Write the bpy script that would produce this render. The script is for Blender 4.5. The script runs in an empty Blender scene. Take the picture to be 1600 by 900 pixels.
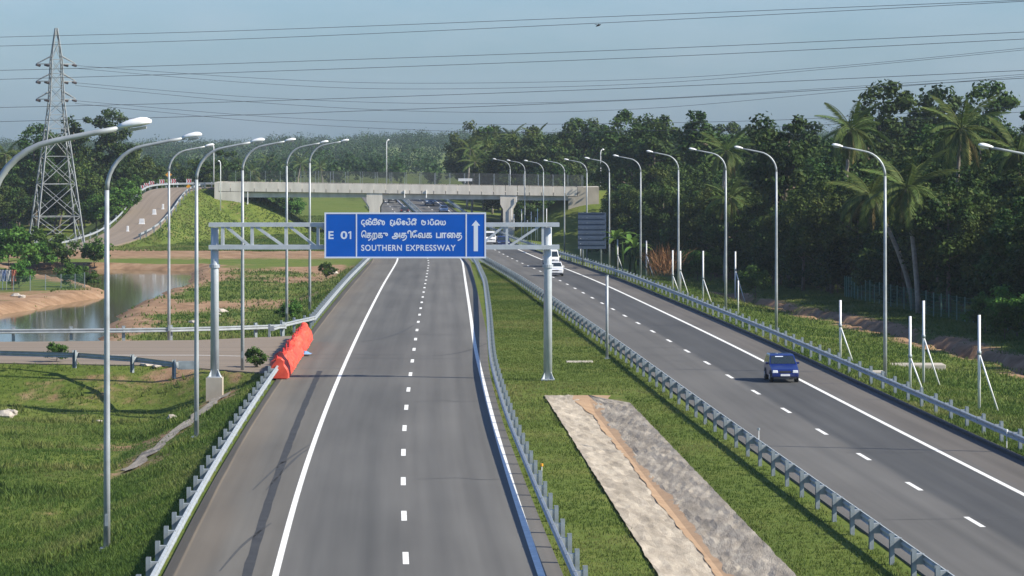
import bpy, bmesh, math, random
import numpy as np
from mathutils import Vector, Matrix, Euler

random.seed(7)
rng = np.random.default_rng(11)
scene = bpy.context.scene
COL = scene.collection

# ------------------------------------------------------------------ camera
CAM_H = 13.05            # camera stands on an overpass 13 m above the road
FPX = 5400.0             # focal length in photo pixels (1600 wide)
cam_data = bpy.data.cameras.new("camera")
cam_data.sensor_width = 36.0
cam_data.lens = 36.0 * FPX / 1600.0
cam_data.shift_y = -235.0 / 1600.0
cam_data.clip_start = 0.5
cam_data.clip_end = 20000.0
cam = bpy.data.objects.new("camera", cam_data)
cam.location = (0, 0, CAM_H)
cam.rotation_euler = (math.radians(90), 0, 0)
COL.objects.link(cam)
scene.camera = cam

# ------------------------------------------------------------------ sky + sun
SUN_EL = math.radians(37)
SUN_AZ = math.radians(16)         # sun stands to the right, a little behind the camera
world = bpy.data.worlds.new("World")
scene.world = world
world.use_nodes = True
wn = world.node_tree
for n in list(wn.nodes):
    wn.nodes.remove(n)
w_out = wn.nodes.new("ShaderNodeOutputWorld")
w_bg = wn.nodes.new("ShaderNodeBackground")
w_sky = wn.nodes.new("ShaderNodeTexSky")
w_sky.sky_type = 'NISHITA'
w_sky.sun_disc = False
w_sky.sun_elevation = SUN_EL
w_sky.sun_rotation = math.radians(90) + SUN_AZ
w_sky.altitude = 0
w_sky.air_density = 1.0
w_sky.dust_density = 1.0
w_sky.ozone_density = 1.0
w_tint = wn.nodes.new("ShaderNodeMix")
w_tint.data_type = 'RGBA'
w_tint.blend_type = 'MULTIPLY'
w_tint.inputs[0].default_value = 1.0
w_tint.inputs[7].default_value = (0.54, 0.79, 1.20, 1)
wn.links.new(w_sky.outputs[0], w_tint.inputs[6])
w_tc = wn.nodes.new("ShaderNodeTexCoord")
w_mp = wn.nodes.new("ShaderNodeMapping"); w_mp.inputs['Scale'].default_value = (9, 9, 34)
w_nz = wn.nodes.new("ShaderNodeTexNoise"); w_nz.inputs['Scale'].default_value = 1.0; w_nz.inputs['Detail'].default_value = 5
w_mr = wn.nodes.new("ShaderNodeMapRange"); w_mr.inputs[1].default_value = .45; w_mr.inputs[2].default_value = .85; w_mr.inputs[4].default_value = .35
w_cl = wn.nodes.new("ShaderNodeMix"); w_cl.data_type = 'RGBA'; w_cl.inputs[7].default_value = (4.9, 5.2, 5.9, 1)
wn.links.new(w_tc.outputs['Generated'], w_mp.inputs[0]); wn.links.new(w_mp.outputs[0], w_nz.inputs['Vector']); wn.links.new(w_nz.outputs[0], w_mr.inputs[0])
wn.links.new(w_mr.outputs[0], w_cl.inputs[0]); wn.links.new(w_tint.outputs[2], w_cl.inputs[6]); wn.links.new(w_cl.outputs[2], w_bg.inputs[0])
w_bg.inputs[1].default_value = 0.071
wn.links.new(w_bg.outputs[0], w_out.inputs[0])

sun_data = bpy.data.lights.new("sun", 'SUN')
sun_data.energy = 4.2
sun_data.angle = math.radians(0.53)
sun_data.color = (1.0, 0.92, 0.78)
sun = bpy.data.objects.new("sun", sun_data)
SUN_DIR = Vector((math.cos(SUN_EL) * math.cos(SUN_AZ), -math.cos(SUN_EL) * math.sin(SUN_AZ), math.sin(SUN_EL)))
sun.rotation_euler = SUN_DIR.to_track_quat('Z', 'Y').to_euler()
sun.location = (60, 60, 80)
COL.objects.link(sun)

scene.view_settings.view_transform = 'Standard'
scene.view_settings.look = 'None'
scene.view_settings.gamma = 1.0
scene.view_settings.exposure = 0.9
scene.cycles.max_bounces = 6
scene.cycles.transparent_max_bounces = 8
scene.cycles.volume_bounces = 0

# ------------------------------------------------------------------ helpers
class MB:
    """collects verts / faces of one mesh"""
    def __init__(self):
        self.v = []; self.f = []
    def add(self, vs, fs):
        o = len(self.v)
        self.v.extend([tuple(p) for p in vs])
        self.f.extend([tuple(i + o for i in f) for f in fs])
        return self
    def box(self, c, s, rz=0.0, top=1.0, rot=None):
        cx, cy, cz = c; sx, sy, sz = s[0] / 2, s[1] / 2, s[2] / 2
        pts = []
        for z, k in ((-sz, 1.0), (sz, top)):
            for x, y in ((-sx, -sy), (sx, -sy), (sx, sy), (-sx, sy)):
                pts.append(Vector((x * k, y * k, z)))
        R = rot if rot is not None else Matrix.Rotation(rz, 3, 'Z')
        pts = [R @ p + Vector(c) for p in pts]
        return self.add(pts, [(3, 2, 1, 0), (4, 5, 6, 7), (0, 1, 5, 4), (1, 2, 6, 5), (2, 3, 7, 6), (3, 0, 4, 7)])
    def bar(self, a, b, w, h=None):
        a = Vector(a); b = Vector(b); d = b - a; L = d.length
        q = d.to_track_quat('Y', 'Z').to_matrix()
        return self.box((a + b) / 2, (w, L, h or w), rot=q)
    def tube(self, pts, rad, n=8, cap=True):
        pts = [Vector(p) for p in pts]
        if not hasattr(rad, '__len__'):
            rad = [rad] * len(pts)
        vs = []; fs = []
        up = None
        for i, p in enumerate(pts):
            d = (pts[min(i + 1, len(pts) - 1)] - pts[max(i - 1, 0)]).normalized()
            if up is None:
                up = Vector((1, 0, 0)) if abs(d.x) < 0.9 else Vector((0, 1, 0))
            a = d.cross(up).normalized(); b = d.cross(a).normalized()
            up = -b if False else up
            for k in range(n):
                t = 2 * math.pi * k / n
                vs.append(p + (a * math.cos(t) + b * math.sin(t)) * rad[i])
        for i in range(len(pts) - 1):
            for k in range(n):
                k2 = (k + 1) % n
                fs.append((i * n + k, i * n + k2, (i + 1) * n + k2, (i + 1) * n + k))
        if cap:
            fs.append(tuple(range(n - 1, -1, -1)))
            o = (len(pts) - 1) * n
            fs.append(tuple(range(o, o + n)))
        return self.add(vs, fs)
    def prism(self, poly, y0, y1):
        """poly in (x,z), extruded along y"""
        n = len(poly)
        vs = [(x, y0, z) for x, z in poly] + [(x, y1, z) for x, z in poly]
        fs = [tuple(range(n)), tuple(range(2 * n - 1, n - 1, -1))]
        for i in range(n):
            j = (i + 1) % n
            fs.append((i, i + n, j + n, j))
        return self.add(vs, fs)
    def mesh(self, name, mat=None, smooth=False):
        me = bpy.data.meshes.new(name)
        me.from_pydata(self.v, [], self.f)
        if mat: me.materials.append(mat)
        if smooth:
            me.polygons.foreach_set('use_smooth', [True] * len(me.polygons))
        me.update()
        return me
    def obj(self, name, mat, parent=None, loc=(0, 0, 0), smooth=False):
        return link(name, self.mesh(name, mat, smooth), parent, loc)

def link(name, me, parent=None, loc=(0, 0, 0), rot=None, scale=None):
    o = bpy.data.objects.new(name, me)
    COL.objects.link(o)
    if parent is not None: o.parent = parent
    o.location = loc
    if rot is not None: o.rotation_euler = rot
    if scale is not None: o.scale = scale
    return o

def tag(o, label=None, cat=None, group=None, kind=None):
    if label: o['label'] = label
    if cat: o['category'] = cat
    if group: o['group'] = group
    if kind: o['kind'] = kind
    return o

def empty(name, loc, label, cat, group=None, rz=0.0):
    o = bpy.data.objects.new(name, None)
    o.empty_display_size = 0.3
    COL.objects.link(o)
    o.location = loc
    o.rotation_euler = (0, 0, rz)
    return tag(o, label, cat, group)

def copy_tree(o, parent=None):
    c = o.copy(); COL.objects.link(c)
    if parent is not None: c.parent = parent
    for ch in o.children:
        copy_tree(ch, c)
    return c

def bevel(o, w, seg=2):
    m = o.modifiers.new('bevel', 'BEVEL'); m.width = w; m.segments = seg; m.limit_method = 'ANGLE'
    m.angle_limit = math.radians(30)
    return o

ORD = ['nearest', 'second', 'third', 'fourth', 'fifth', 'sixth', 'seventh', 'eighth', 'ninth', 'tenth', 'eleventh', 'twelfth', 'thirteenth']

# value noise (numpy)
_perm = rng.random((256, 256))
def vnoise(x, y, s):
    x = np.asarray(x, float) / s; y = np.asarray(y, float) / s
    xi = np.floor(x).astype(int); yi = np.floor(y).astype(int)
    fx = x - xi; fy = y - yi
    fx = fx * fx * (3 - 2 * fx); fy = fy * fy * (3 - 2 * fy)
    g = lambda a, b: _perm[a % 256, b % 256]
    return (g(xi, yi) * (1 - fx) + g(xi + 1, yi) * fx) * (1 - fy) + (g(xi, yi + 1) * (1 - fx) + g(xi + 1, yi + 1) * fx) * fy
def fbm(x, y, s):
    return (vnoise(x, y, s) * .5 + vnoise(x + 31, y + 7, s / 2.1) * .3 + vnoise(x + 11, y + 57, s / 4.3) * .2)

# ------------------------------------------------------------------ materials
def new_mat(name):
    m = bpy.data.materials.new(name); m.use_nodes = True
    nt = m.node_tree
    b = nt.nodes['Principled BSDF']
    return m, nt, b
def col4(c): return (c[0], c[1], c[2], 1)
def mat(name, c, rough=.6, metal=0.0, var=.18, scale=3.0, bump=0.0, bscale=20.0, spec=.4, c2=None, coat=0.0, stretch=None):
    m, nt, b = new_mat(name)
    b.inputs['Roughness'].default_value = rough
    b.inputs['Metallic'].default_value = metal
    b.inputs['Specular IOR Level'].default_value = spec
    b.inputs['Coat Weight'].default_value = coat
    tc = nt.nodes.new('ShaderNodeTexCoord')
    nz = nt.nodes.new('ShaderNodeTexNoise'); nz.inputs['Scale'].default_value = scale; nz.inputs['Detail'].default_value = 5
    if stretch:
        mp = nt.nodes.new('ShaderNodeMapping'); mp.inputs['Scale'].default_value = stretch
        nt.links.new(tc.outputs['Object'], mp.inputs[0]); nt.links.new(mp.outputs[0], nz.inputs['Vector'])
    else:
        nt.links.new(tc.outputs['Object'], nz.inputs['Vector'])
    r = nt.nodes.new('ShaderNodeValToRGB')
    r.color_ramp.elements[0].position = .3; r.color_ramp.elements[1].position = .7
    lo = c2 if c2 else tuple(x * (1 - var) for x in c)
    hi = c if c2 else tuple(min(1, x * (1 + var)) for x in c)
    r.color_ramp.elements[0].color = col4(lo); r.color_ramp.elements[1].color = col4(hi)
    nt.links.new(nz.outputs[0], r.inputs[0]); nt.links.new(r.outputs[0], b.inputs['Base Color'])
    if bump:
        n2 = nt.nodes.new('ShaderNodeTexNoise'); n2.inputs['Scale'].default_value = bscale; n2.inputs['Detail'].default_value = 4
        bp = nt.nodes.new('ShaderNodeBump'); bp.inputs['Strength'].default_value = bump
        nt.links.new(tc.outputs['Object'], n2.inputs['Vector'])
        nt.links.new(n2.outputs[0], bp.inputs['Height']); nt.links.new(bp.outputs[0], b.inputs['Normal'])
    return m

MT = {}
MT['galv'] = mat('galvanised_steel', (.36, .39, .40), .5, .25, .15, 2.5)
MT['galv_dull'] = mat('galvanised_dull', (.27, .31, .33), .55, .2, .2, 3.0)
MT['post_white'] = mat('white_painted_post', (.72, .73, .72), .5, 0, .08, 3)
MT['lamp_white'] = mat('lamp_shell', (.82, .83, .82), .35, 0, .05, 4)
MT['lens'] = mat('lamp_lens', (.45, .47, .48), .25, 0, .1, 8)
MT['gantry'] = mat('gantry_grey', (.47, .51, .54), .5, .15, .1, 2.0)
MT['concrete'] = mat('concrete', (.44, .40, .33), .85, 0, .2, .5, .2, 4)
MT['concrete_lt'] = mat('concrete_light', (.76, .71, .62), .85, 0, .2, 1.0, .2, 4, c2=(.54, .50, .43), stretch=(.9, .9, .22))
MT['sign_blue'] = mat('sign_blue', (.003, .095, .46), .45, 0, .06, 1.0, spec=.2)
MT['sign_white'] = mat('sign_white', (.62, .68, .78), .4, 0, .04, 1.0)
MT['sign_back'] = mat('sign_back', (.06, .09, .14), .7, .05, .12, 1.0)
MT['paint'] = mat('road_paint', (.74, .74, .70), .7, 0, .12, 2.0)
MT['steel_pylon'] = mat('pylon_steel', (.27, .29, .29), .6, .2, .2, 1.0)
MT['wire'] = mat('wire', (.10, .11, .12), .6, .3, .1, 1.0)
MT['insul'] = mat('insulator', (.06, .05, .05), .3, 0, .1, 3)
MT['black'] = mat('black_rubber', (.02, .02, .02), .7, 0, .1, 5)
MT['darkpl'] = mat('dark_plastic', (.035, .037, .04), .5, 0, .1, 5)
MT['glass'] = mat('car_glass', (.02, .03, .035), .08, 0, .1, 2, spec=.8)
MT['chrome'] = mat('wheel_rim', (.5, .5, .52), .35, .7, .1, 5)
MT['headl'] = mat('headlight', (.75, .77, .78), .12, 0, .05, 8, spec=.8)
MT['taill'] = mat('taillight', (.35, .01, .01), .2, 0, .05, 8)
MT['orange'] = mat('orange_sheet', (.74, .10, .05), .55, 0, .22, 1.6, c2=(.48, .045, .028))
MT['amber'] = mat('amber', (.75, .33, .02), .5, 0, .1, 3)
MT['redp'] = mat('red_paint', (.55, .03, .03), .5, 0, .1, 3)
MT['bark'] = mat('bark', (.13, .105, .08), .9, 0, .35, 3, .4, 8)
MT['palm_bark'] = mat('palm_bark', (.27, .24, .20), .9, 0, .25, 4, .3, 10)
MT['net_green'] = mat('green_net', (.03, .14, .09), .7, 0, .15, 3)
MT['net_teal'] = mat('teal_net', (.03, .075, .065), .7, 0, .15, 3)
MT['net_grey'] = mat('grey_mesh', (.09, .095, .095), .6, .3, .1, 3)
MT['rock'] = mat('rock', (.38, .34, .29), .9, 0, .3, 2, .4, 6)
MT['blue_cloth'] = mat('blue_cloth', (.18, .32, .52), .8, 0, .1, 3)
MT['tar'] = mat('tar', (.038, .038, .036), .75, 0, .25, 1.5)

def leaf_mat(name, dark, mid, light, hue_var=.25, transl=.25):
    m, nt, b = new_mat(name)
    at = nt.nodes.new('ShaderNodeAttribute'); at.attribute_name = 'tint'
    oi = nt.nodes.new('ShaderNodeObjectInfo')
    r = nt.nodes.new('ShaderNodeValToRGB')
    e = r.color_ramp.elements
    e[0].position = 0.0; e[0].color = col4(dark)
    e[1].position = 1.0; e[1].color = col4(light)
    k = e.new(.5); k.color = col4(mid)
    nt.links.new(at.outputs['Fac'], r.inputs[0])
    hs = nt.nodes.new('ShaderNodeHueSaturation')
    mr = nt.nodes.new('ShaderNodeMapRange'); mr.inputs[3].default_value = .482; mr.inputs[4].default_value = .512
    mv = nt.nodes.new('ShaderNodeMapRange'); mv.inputs[3].default_value = 1 - hue_var; mv.inputs[4].default_value = 1 + hue_var
    nt.links.new(oi.outputs['Random'], mr.inputs[0]); nt.links.new(oi.outputs['Random'], mv.inputs[0])
    nt.links.new(r.outputs[0], hs.inputs['Color']); nt.links.new(mr.outputs[0], hs.inputs['Hue']); nt.links.new(mv.outputs[0], hs.inputs['Value'])
    nt.links.new(hs.outputs[0], b.inputs['Base Color'])
    b.inputs['Roughness'].default_value = .6
    b.inputs['Specular IOR Level'].default_value = .12
    tr = nt.nodes.new('ShaderNodeBsdfTranslucent'); nt.links.new(hs.outputs[0], tr.inputs[0])
    mx = nt.nodes.new('ShaderNodeMixShader'); mx.inputs[0].default_value = transl
    out = nt.nodes['Material Output']
    nt.links.new(b.outputs[0], mx.inputs[1]); nt.links.new(tr.outputs[0], mx.inputs[2]); nt.links.new(mx.outputs[0], out.inputs[0])
    return m
MT['leaf'] = leaf_mat('leaves', (.016, .040, .010), (.032, .070, .015), (.085, .125, .026), transl=.18)
MT['leaf_olive'] = leaf_mat('leaves_olive', (.024, .045, .010), (.05, .080, .016), (.11, .14, .032), transl=.18)
MT['leaf_lush'] = leaf_mat('leaves_lush', (.035, .085, .016), (.065, .145, .025), (.12, .21, .04))
MT['palm_leaf'] = leaf_mat('palm_leaves', (.035, .065, .018), (.075, .12, .03), (.15, .18, .05), .15)
MT['palm_old'] = leaf_mat('palm_leaves_old', (.10, .08, .03), (.16, .13, .045), (.22, .18, .07), .15)
MT['dry'] = leaf_mat('dry_stalks', (.12, .06, .025), (.24, .13, .05), (.36, .23, .10), .15)
MT['grass'] = leaf_mat('grass_blades', (.052, .100, .020), (.095, .148, .030), (.19, .20, .068), .03, .3)

def road_mat(name, side):
    m, nt, b = new_mat(name)
    uv = nt.nodes.new('ShaderNodeUVMap'); uv.uv_map = 'road'
    sp = nt.nodes.new('ShaderNodeSeparateXYZ'); nt.links.new(uv.outputs[0], sp.inputs[0])
    def noise(sx, sy, sc, det=4):
        mp = nt.nodes.new('ShaderNodeMapping'); mp.inputs['Scale'].default_value = (sx, sy, 1)
        nt.links.new(uv.outputs[0], mp.inputs[0])
        nz = nt.nodes.new('ShaderNodeTexNoise'); nz.inputs['Scale'].default_value = sc; nz.inputs['Detail'].default_value = det
        nt.links.new(mp.outputs[0], nz.inputs['Vector']); return nz.outputs[0]
    def math_(op, a, bb):
        n = nt.nodes.new('ShaderNodeMath'); n.operation = op
        for i, x in enumerate((a, bb)):
            if hasattr(x, 'links'): nt.links.new(x, n.inputs[i])
            else: n.inputs[i].default_value = x
        return n.outputs[0]
    def band(lo, hi, soft, wob):
        u = math_('ADD', sp.outputs[0], wob)
        a = nt.nodes.new('ShaderNodeMapRange'); a.interpolation_type = 'SMOOTHSTEP'
        a.inputs[1].default_value = lo - soft; a.inputs[2].default_value = lo + soft; nt.links.new(u, a.inputs[0])
        c = nt.nodes.new('ShaderNodeMapRange'); c.interpolation_type = 'SMOOTHSTEP'
        c.inputs[1].default_value = hi - soft; c.inputs[2].default_value = hi + soft; c.inputs[3].default_value = 1; c.inputs[4].default_value = 0
        nt.links.new(u, c.inputs[0])
        return math_('MULTIPLY', a.outputs[0], c.outputs[0])
    def mix(fac, base, c):
        x = nt.nodes.new('ShaderNodeMix'); x.data_type = 'RGBA'
        if hasattr(fac, 'links'): nt.links.new(fac, x.inputs[0])
        else: x.inputs[0].default_value = fac
        if hasattr(base, 'links'): nt.links.new(base, x.inputs[6])
        else: x.inputs[6].default_value = col4(base)
        x.inputs[7].default_value = col4(c); return x.outputs[2]
    streak = noise(1.6, .02, 1.0, 3)
    blot = noise(.25, .05, 1.0, 5)
    w1 = math_('MULTIPLY', math_('SUBTRACT', noise(0, .12, 1.0, 4), .5), .5)
    w2 = math_('MULTIPLY', math_('SUBTRACT', noise(.6, .05, 1.0, 5), .5), 2.2)
    if side == 'L':
        c = mix(math_('MULTIPLY', band(-3.2, -.5, .8, w2), .45), (0.117, 0.115, 0.106), (0.075, 0.077, 0.073))
        c = mix(math_('MULTIPLY', band(-9.5, -3.9, .3, w1), .75), c, (0.122, 0.114, 0.096))
        c = mix(math_('MULTIPLY', band(-9.5, -6.0, .6, w2), .6), c, (0.152, 0.127, 0.096))
        c = mix(math_('MULTIPLY', band(4.3, 8, .2, w1), .5), c, (0.126, 0.111, 0.096))
        c = mix(band(-9.5, -6.93, .04, math_('MULTIPLY', w1, .1)), c, (0.063, 0.058, 0.049))  # dark edge band: concrete channel by the rail, its shade painted in
        c = mix(math_('MULTIPLY', band(-6.95, -6.86, .03, math_('MULTIPLY', w1, .12)), math_('MULTIPLY', blot, .8)), c, (0.296, 0.229, 0.148))
    elif side == 'R':
        c = mix(math_('MULTIPLY', band(.1, 3.45, .25, math_('MULTIPLY', w1, .6)), .85), (0.117, 0.114, 0.105), (0.049, 0.052, 0.054))
        c = mix(math_('MULTIPLY', band(3.8, 9, .3, w1), .75), c, (0.111, 0.098, 0.083))
        c = mix(math_('MULTIPLY', band(-6, -3.7, .15, w1), .5), c, (0.118, 0.111, 0.100))
    else:
        c = mix(blot, (.25, .20, .15), (.19, .158, .122))
    if side in 'LR':
        for cu in (-2.75, -1.1, 1.1, 2.75):
            c = mix(math_('MULTIPLY', band(cu - .28, cu + .28, .22, math_('MULTIPLY', w1, .4)), math_('MULTIPLY', blot, .42)), c, (.055, .055, .053))
        c = mix(math_('MULTIPLY', noise(.9, .012, 1.0, 6), .25), c, (.155, .145, .125))
    dark = nt.nodes.new('ShaderNodeMapRange'); dark.inputs[1].default_value = .3; dark.inputs[2].default_value = .7
    dark.inputs[3].default_value = .70; dark.inputs[4].default_value = 1.22
    nt.links.new(math_('ADD', math_('MULTIPLY', streak, .5), math_('MULTIPLY', blot, .5)), dark.inputs[0])
    hs = nt.nodes.new('ShaderNodeHueSaturation'); nt.links.new(c, hs.inputs['Color']); nt.links.new(dark.outputs[0], hs.inputs['Value'])
    nt.links.new(hs.outputs[0], b.inputs['Base Color'])
    b.inputs['Roughness'].default_value = .85; b.inputs['Specular IOR Level'].default_value = .25
    g = noise(1, 1, 9.0, 3)
    bp = nt.nodes.new('ShaderNodeBump'); bp.inputs['Strength'].default_value = .15; bp.inputs['Distance'].default_value = .02
    nt.links.new(g, bp.inputs['Height']); nt.links.new(bp.outputs[0], b.inputs['Normal'])
    return m
MT['roadL'] = road_mat('asphalt_near_carriageway', 'L')
MT['roadR'] = road_mat('asphalt_far_carriageway', 'R')
MT['roadS'] = road_mat('asphalt_dusty', 'S')

def ground_mat():
    m, nt, b = new_mat('grass_and_soil')
    at = nt.nodes.new('ShaderNodeAttribute'); at.attribute_name = 'soil'
    tc = nt.nodes.new('ShaderNodeTexCoord')
    def nz(sc, det=6):
        n = nt.nodes.new('ShaderNodeTexNoise'); n.inputs['Scale'].default_value = sc; n.inputs['Detail'].default_value = det; n.inputs['Roughness'].default_value = .65
        nt.links.new(tc.outputs['Object'], n.inputs['Vector']); return n.outputs[0]
    def ramp(src, stops):
        r = nt.nodes.new('ShaderNodeValToRGB'); e = r.color_ramp.elements
        e[0].position, e[0].color = stops[0][0], col4(stops[0][1]); e[1].position, e[1].color = stops[-1][0], col4(stops[-1][1])
        for p, c in stops[1:-1]:
            k = e.new(p); k.color = col4(c)
        nt.links.new(src, r.inputs[0]); return r.outputs[0]
    def mixc(f, a, c):
        x = nt.nodes.new('ShaderNodeMix'); x.data_type = 'RGBA'
        nt.links.new(f, x.inputs[0]); nt.links.new(a, x.inputs[6]); nt.links.new(c, x.inputs[7]); return x.outputs[2]
    g1 = ramp(nz(.16), [(.3, (.07, .11, .018)), (.5, (.11, .15, .026)), (.7, (.17, .17, .045))])
    g2 = ramp(nz(1.7), [(.3, (.06, .095, .018)), (.55, (.11, .145, .03)), (.75, (.16, .15, .05))])
    hf = nt.nodes.new('ShaderNodeValue'); hf.outputs[0].default_value = .5
    g = mixc(hf.outputs[0], g1, g2)
    s = ramp(nz(.5), [(.3, (.17, .105, .06)), (.5, (.27, .17, .10)), (.7, (.36, .25, .16))])
    sm = nt.nodes.new('ShaderNodeMath'); sm.operation = 'ADD'
    n3 = nt.nodes.new('ShaderNodeMath'); n3.operation = 'MULTIPLY_ADD'; n3.inputs[1].default_value = .9; n3.inputs[2].default_value = -.45
    nt.links.new(nz(.9), n3.inputs[0]); nt.links.new(n3.outputs[0], sm.inputs[0]); nt.links.new(at.outputs['Fac'], sm.inputs[1])
    mr = nt.nodes.new('ShaderNodeMapRange'); mr.interpolation_type = 'SMOOTHSTEP'; mr.inputs[1].default_value = .35; mr.inputs[2].default_value = .65
    nt.links.new(sm.outputs[0], mr.inputs[0])
    nt.links.new(mixc(mr.outputs[0], g, s), b.inputs['Base Color'])
    b.inputs['Roughness'].default_value = .95; b.inputs['Specular IOR Level'].default_value = .1
    bp = nt.nodes.new('ShaderNodeBump'); bp.inputs['Strength'].default_value = .6; bp.inputs['Distance'].default_value = .12
    nt.links.new(nz(3.5), bp.inputs['Height']); nt.links.new(bp.outputs[0], b.inputs['Normal'])
    return m
MT['ground'] = ground_mat()

def stone_mat():
    m, nt, b = new_mat('stone_pitching')
    tc = nt.nodes.new('ShaderNodeTexCoord')
    mp = nt.nodes.new('ShaderNodeMapping'); mp.inputs['Scale'].default_value = (2.4, .45, 2.4); nt.links.new(tc.outputs['Object'], mp.inputs[0])
    vo = nt.nodes.new('ShaderNodeTexVoronoi'); vo.inputs['Scale'].default_value = 1.0; nt.links.new(mp.outputs[0], vo.inputs['Vector'])
    ve = nt.nodes.new('ShaderNodeTexVoronoi'); ve.feature = 'DISTANCE_TO_EDGE'; nt.links.new(mp.outputs[0], ve.inputs['Vector'])
    nz = nt.nodes.new('ShaderNodeTexNoise'); nz.inputs['Scale'].default_value = .9; nz.inputs['Detail'].default_value = 8; nz.inputs['Roughness'].default_value = .75
    nt.links.new(mp.outputs[0], nz.inputs['Vector'])
    r = nt.nodes.new('ShaderNodeValToRGB'); e = r.color_ramp.elements
    e[0].position = .34; e[0].color = (.25, .215, .165, 1); e[1].position = .64; e[1].color = (.43, .38, .30, 1)
    k = e.new(.5); k.color = (.35, .305, .24, 1)
    nt.links.new(nz.outputs[0], r.inputs[0])
    hs = nt.nodes.new('ShaderNodeHueSaturation')
    mr = nt.nodes.new('ShaderNodeMapRange'); mr.inputs[3].default_value = .8; mr.inputs[4].default_value = 1.15
    sep = nt.nodes.new('ShaderNodeSeparateColor'); nt.links.new(vo.outputs['Color'], sep.inputs[0])
    nt.links.new(sep.outputs[0], mr.inputs[0]); nt.links.new(mr.outputs[0], hs.inputs['Value']); nt.links.new(r.outputs[0], hs.inputs['Color'])
    nt.links.new(hs.outputs[0], b.inputs['Base Color'])
    b.inputs['Roughness'].default_value = .9; b.inputs['Specular IOR Level'].default_value = .15
    m2 = nt.nodes.new('ShaderNodeMapRange'); m2.inputs[2].default_value = .12; nt.links.new(ve.outputs['Distance'], m2.inputs[0])
    bp = nt.nodes.new('ShaderNodeBump'); bp.inputs['Strength'].default_value = .35; bp.inputs['Distance'].default_value = .03
    nt.links.new(m2.outputs[0], bp.inputs['Height']); nt.links.new(bp.outputs[0], b.inputs['Normal'])
    return m
MT['stone'] = stone_mat()
MT['silt'] = mat('orange_silt', (.40, .27, .16), .95, 0, .3, 1.5, .3, 6, c2=(.31, .20, .115))

def water_mat():
    m, nt, b = new_mat('pond_water')
    b.inputs['Base Color'].default_value = (.085, .07, .032, 1); b.inputs['Roughness'].default_value = .06
    b.inputs['IOR'].default_value = 1.33; b.inputs['Specular IOR Level'].default_value = .22
    tc = nt.nodes.new('ShaderNodeTexCoord')
    n2 = nt.nodes.new('ShaderNodeTexNoise'); n2.inputs['Scale'].default_value = .9; n2.inputs['Detail'].default_value = 3
    nt.links.new(tc.outputs['Object'], n2.inputs['Vector'])
    bp = nt.nodes.new('ShaderNodeBump'); bp.inputs['Strength'].default_value = .02; bp.inputs['Distance'].default_value = .02
    nt.links.new(n2.outputs[0], bp.inputs['Height']); nt.links.new(bp.outputs[0], b.inputs['Normal'])
    return m
MT['water'] = water_mat()

def paint_mat(name, c): return mat(name, c, .28, .0, .05, 2, spec=.5, coat=.6)

# ------------------------------------------------------------------ alignment of the expressway
def smooth_curve(pts, s=14.0):
    ys = np.array([p[0] for p in pts], float); xs = np.array([p[1] for p in pts], float)
    g = np.arange(-40, 2600, 2.0)
    v = np.interp(g, ys, xs)
    v[g < ys[0]] = xs[0] + (g[g < ys[0]] - ys[0]) * (xs[1] - xs[0]) / (ys[1] - ys[0])
    hi = g > ys[-1]; v[hi] = xs[-1] + (g[hi] - ys[-1]) * (xs[-1] - xs[-2]) / (ys[-1] - ys[-2])
    k = np.exp(-.5 * (np.arange(-40, 41) * 2.0 / s) ** 2); k /= k.sum()
    vp = np.pad(v, 40, mode='reflect', reflect_type='odd')
    v = np.convolve(vp, k, 'valid')
    return lambda Y: np.interp(Y, g, v)

zr = smooth_curve([(0, 0), (190, 0), (255, -.35), (327, -1.0), (397, -1.9), (467, -2.7), (537, -3.2), (600, -2.9), (660, -1.7), (720, -.2), (800, 1.2), (1000, 2), (1400, 3)], 18)
lineLL = smooth_curve([(60, -5.5), (103, -7.05), (126, -7.9), (153, -8.62), (170, -9.04), (210, -9.9), (249, -10.7), (336, -12.45), (438, -14.4), (575, -19.6), (690, -27.0), (800, -35), (1000, -52)])
dashL = smooth_curve([(60, -1.5), (107, -3.31), (131, -4.15), (155, -4.88), (179, -5.37), (203, -5.86), (252, -6.83), (304, -7.82), (342, -8.54), (430, -10.3), (575, -16.0), (690, -24.1), (800, -32.3), (1000, -49)])
lineLR = smooth_curve([(60, 2.4), (104, .83), (129, 0), (166, -1.07), (216, -2.32), (265, -3.19), (336, -4.5), (438, -6.3), (575, -12.6), (690, -21.3), (800, -29.6), (1000, -46)])
dashR = smooth_curve([(60, 18.7), (117, 15.75), (141, 14.38), (164, 13.17), (187, 12.0), (212, 10.89), (259, 8.62), (308, 6.43), (347, 4.75), (384, 3.03), (438, .16), (491, -2.4), (575, -7.6), (690, -16.4), (800, -25), (1000, -42)])
laneR = smooth_curve([(0, 3.5), (450, 3.5), (690, 3.0), (1000, 3.0)])
lineRL = lambda Y: dashR(Y) - laneR(Y)
lineRR = lambda Y: dashR(Y) + laneR(Y)
shL = smooth_curve([(0, 3.35), (430, 3.35), (540, 1.5), (800, 1.5)])
shR = smooth_curve([(0, 2.75), (420, 2.75), (540, 1.4), (800, 1.4)])
edgeL = lambda Y: lineLL(Y) - shL(Y)                   # asphalt edge, far left
railM = smooth_curve([(60, 3.3), (100.6, 1.71), (113.5, 1.2), (133.6, .49), (156, -.29), (193, -1.22), (216, -1.45), (248, -1.75), (320, -2.6), (407, -4.4), (450, -5.9), (575, -12.0), (690, -20.7), (800, -29), (1000, -45.4)], 9)
edgeLR = lambda Y: np.minimum(railM(Y) - .08, lineLR(Y) + .95)
railMR = lambda Y: lineRL(Y) - np.interp(Y, [0, 400, 470, 600], [.9, .9, .45, .3])
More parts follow.
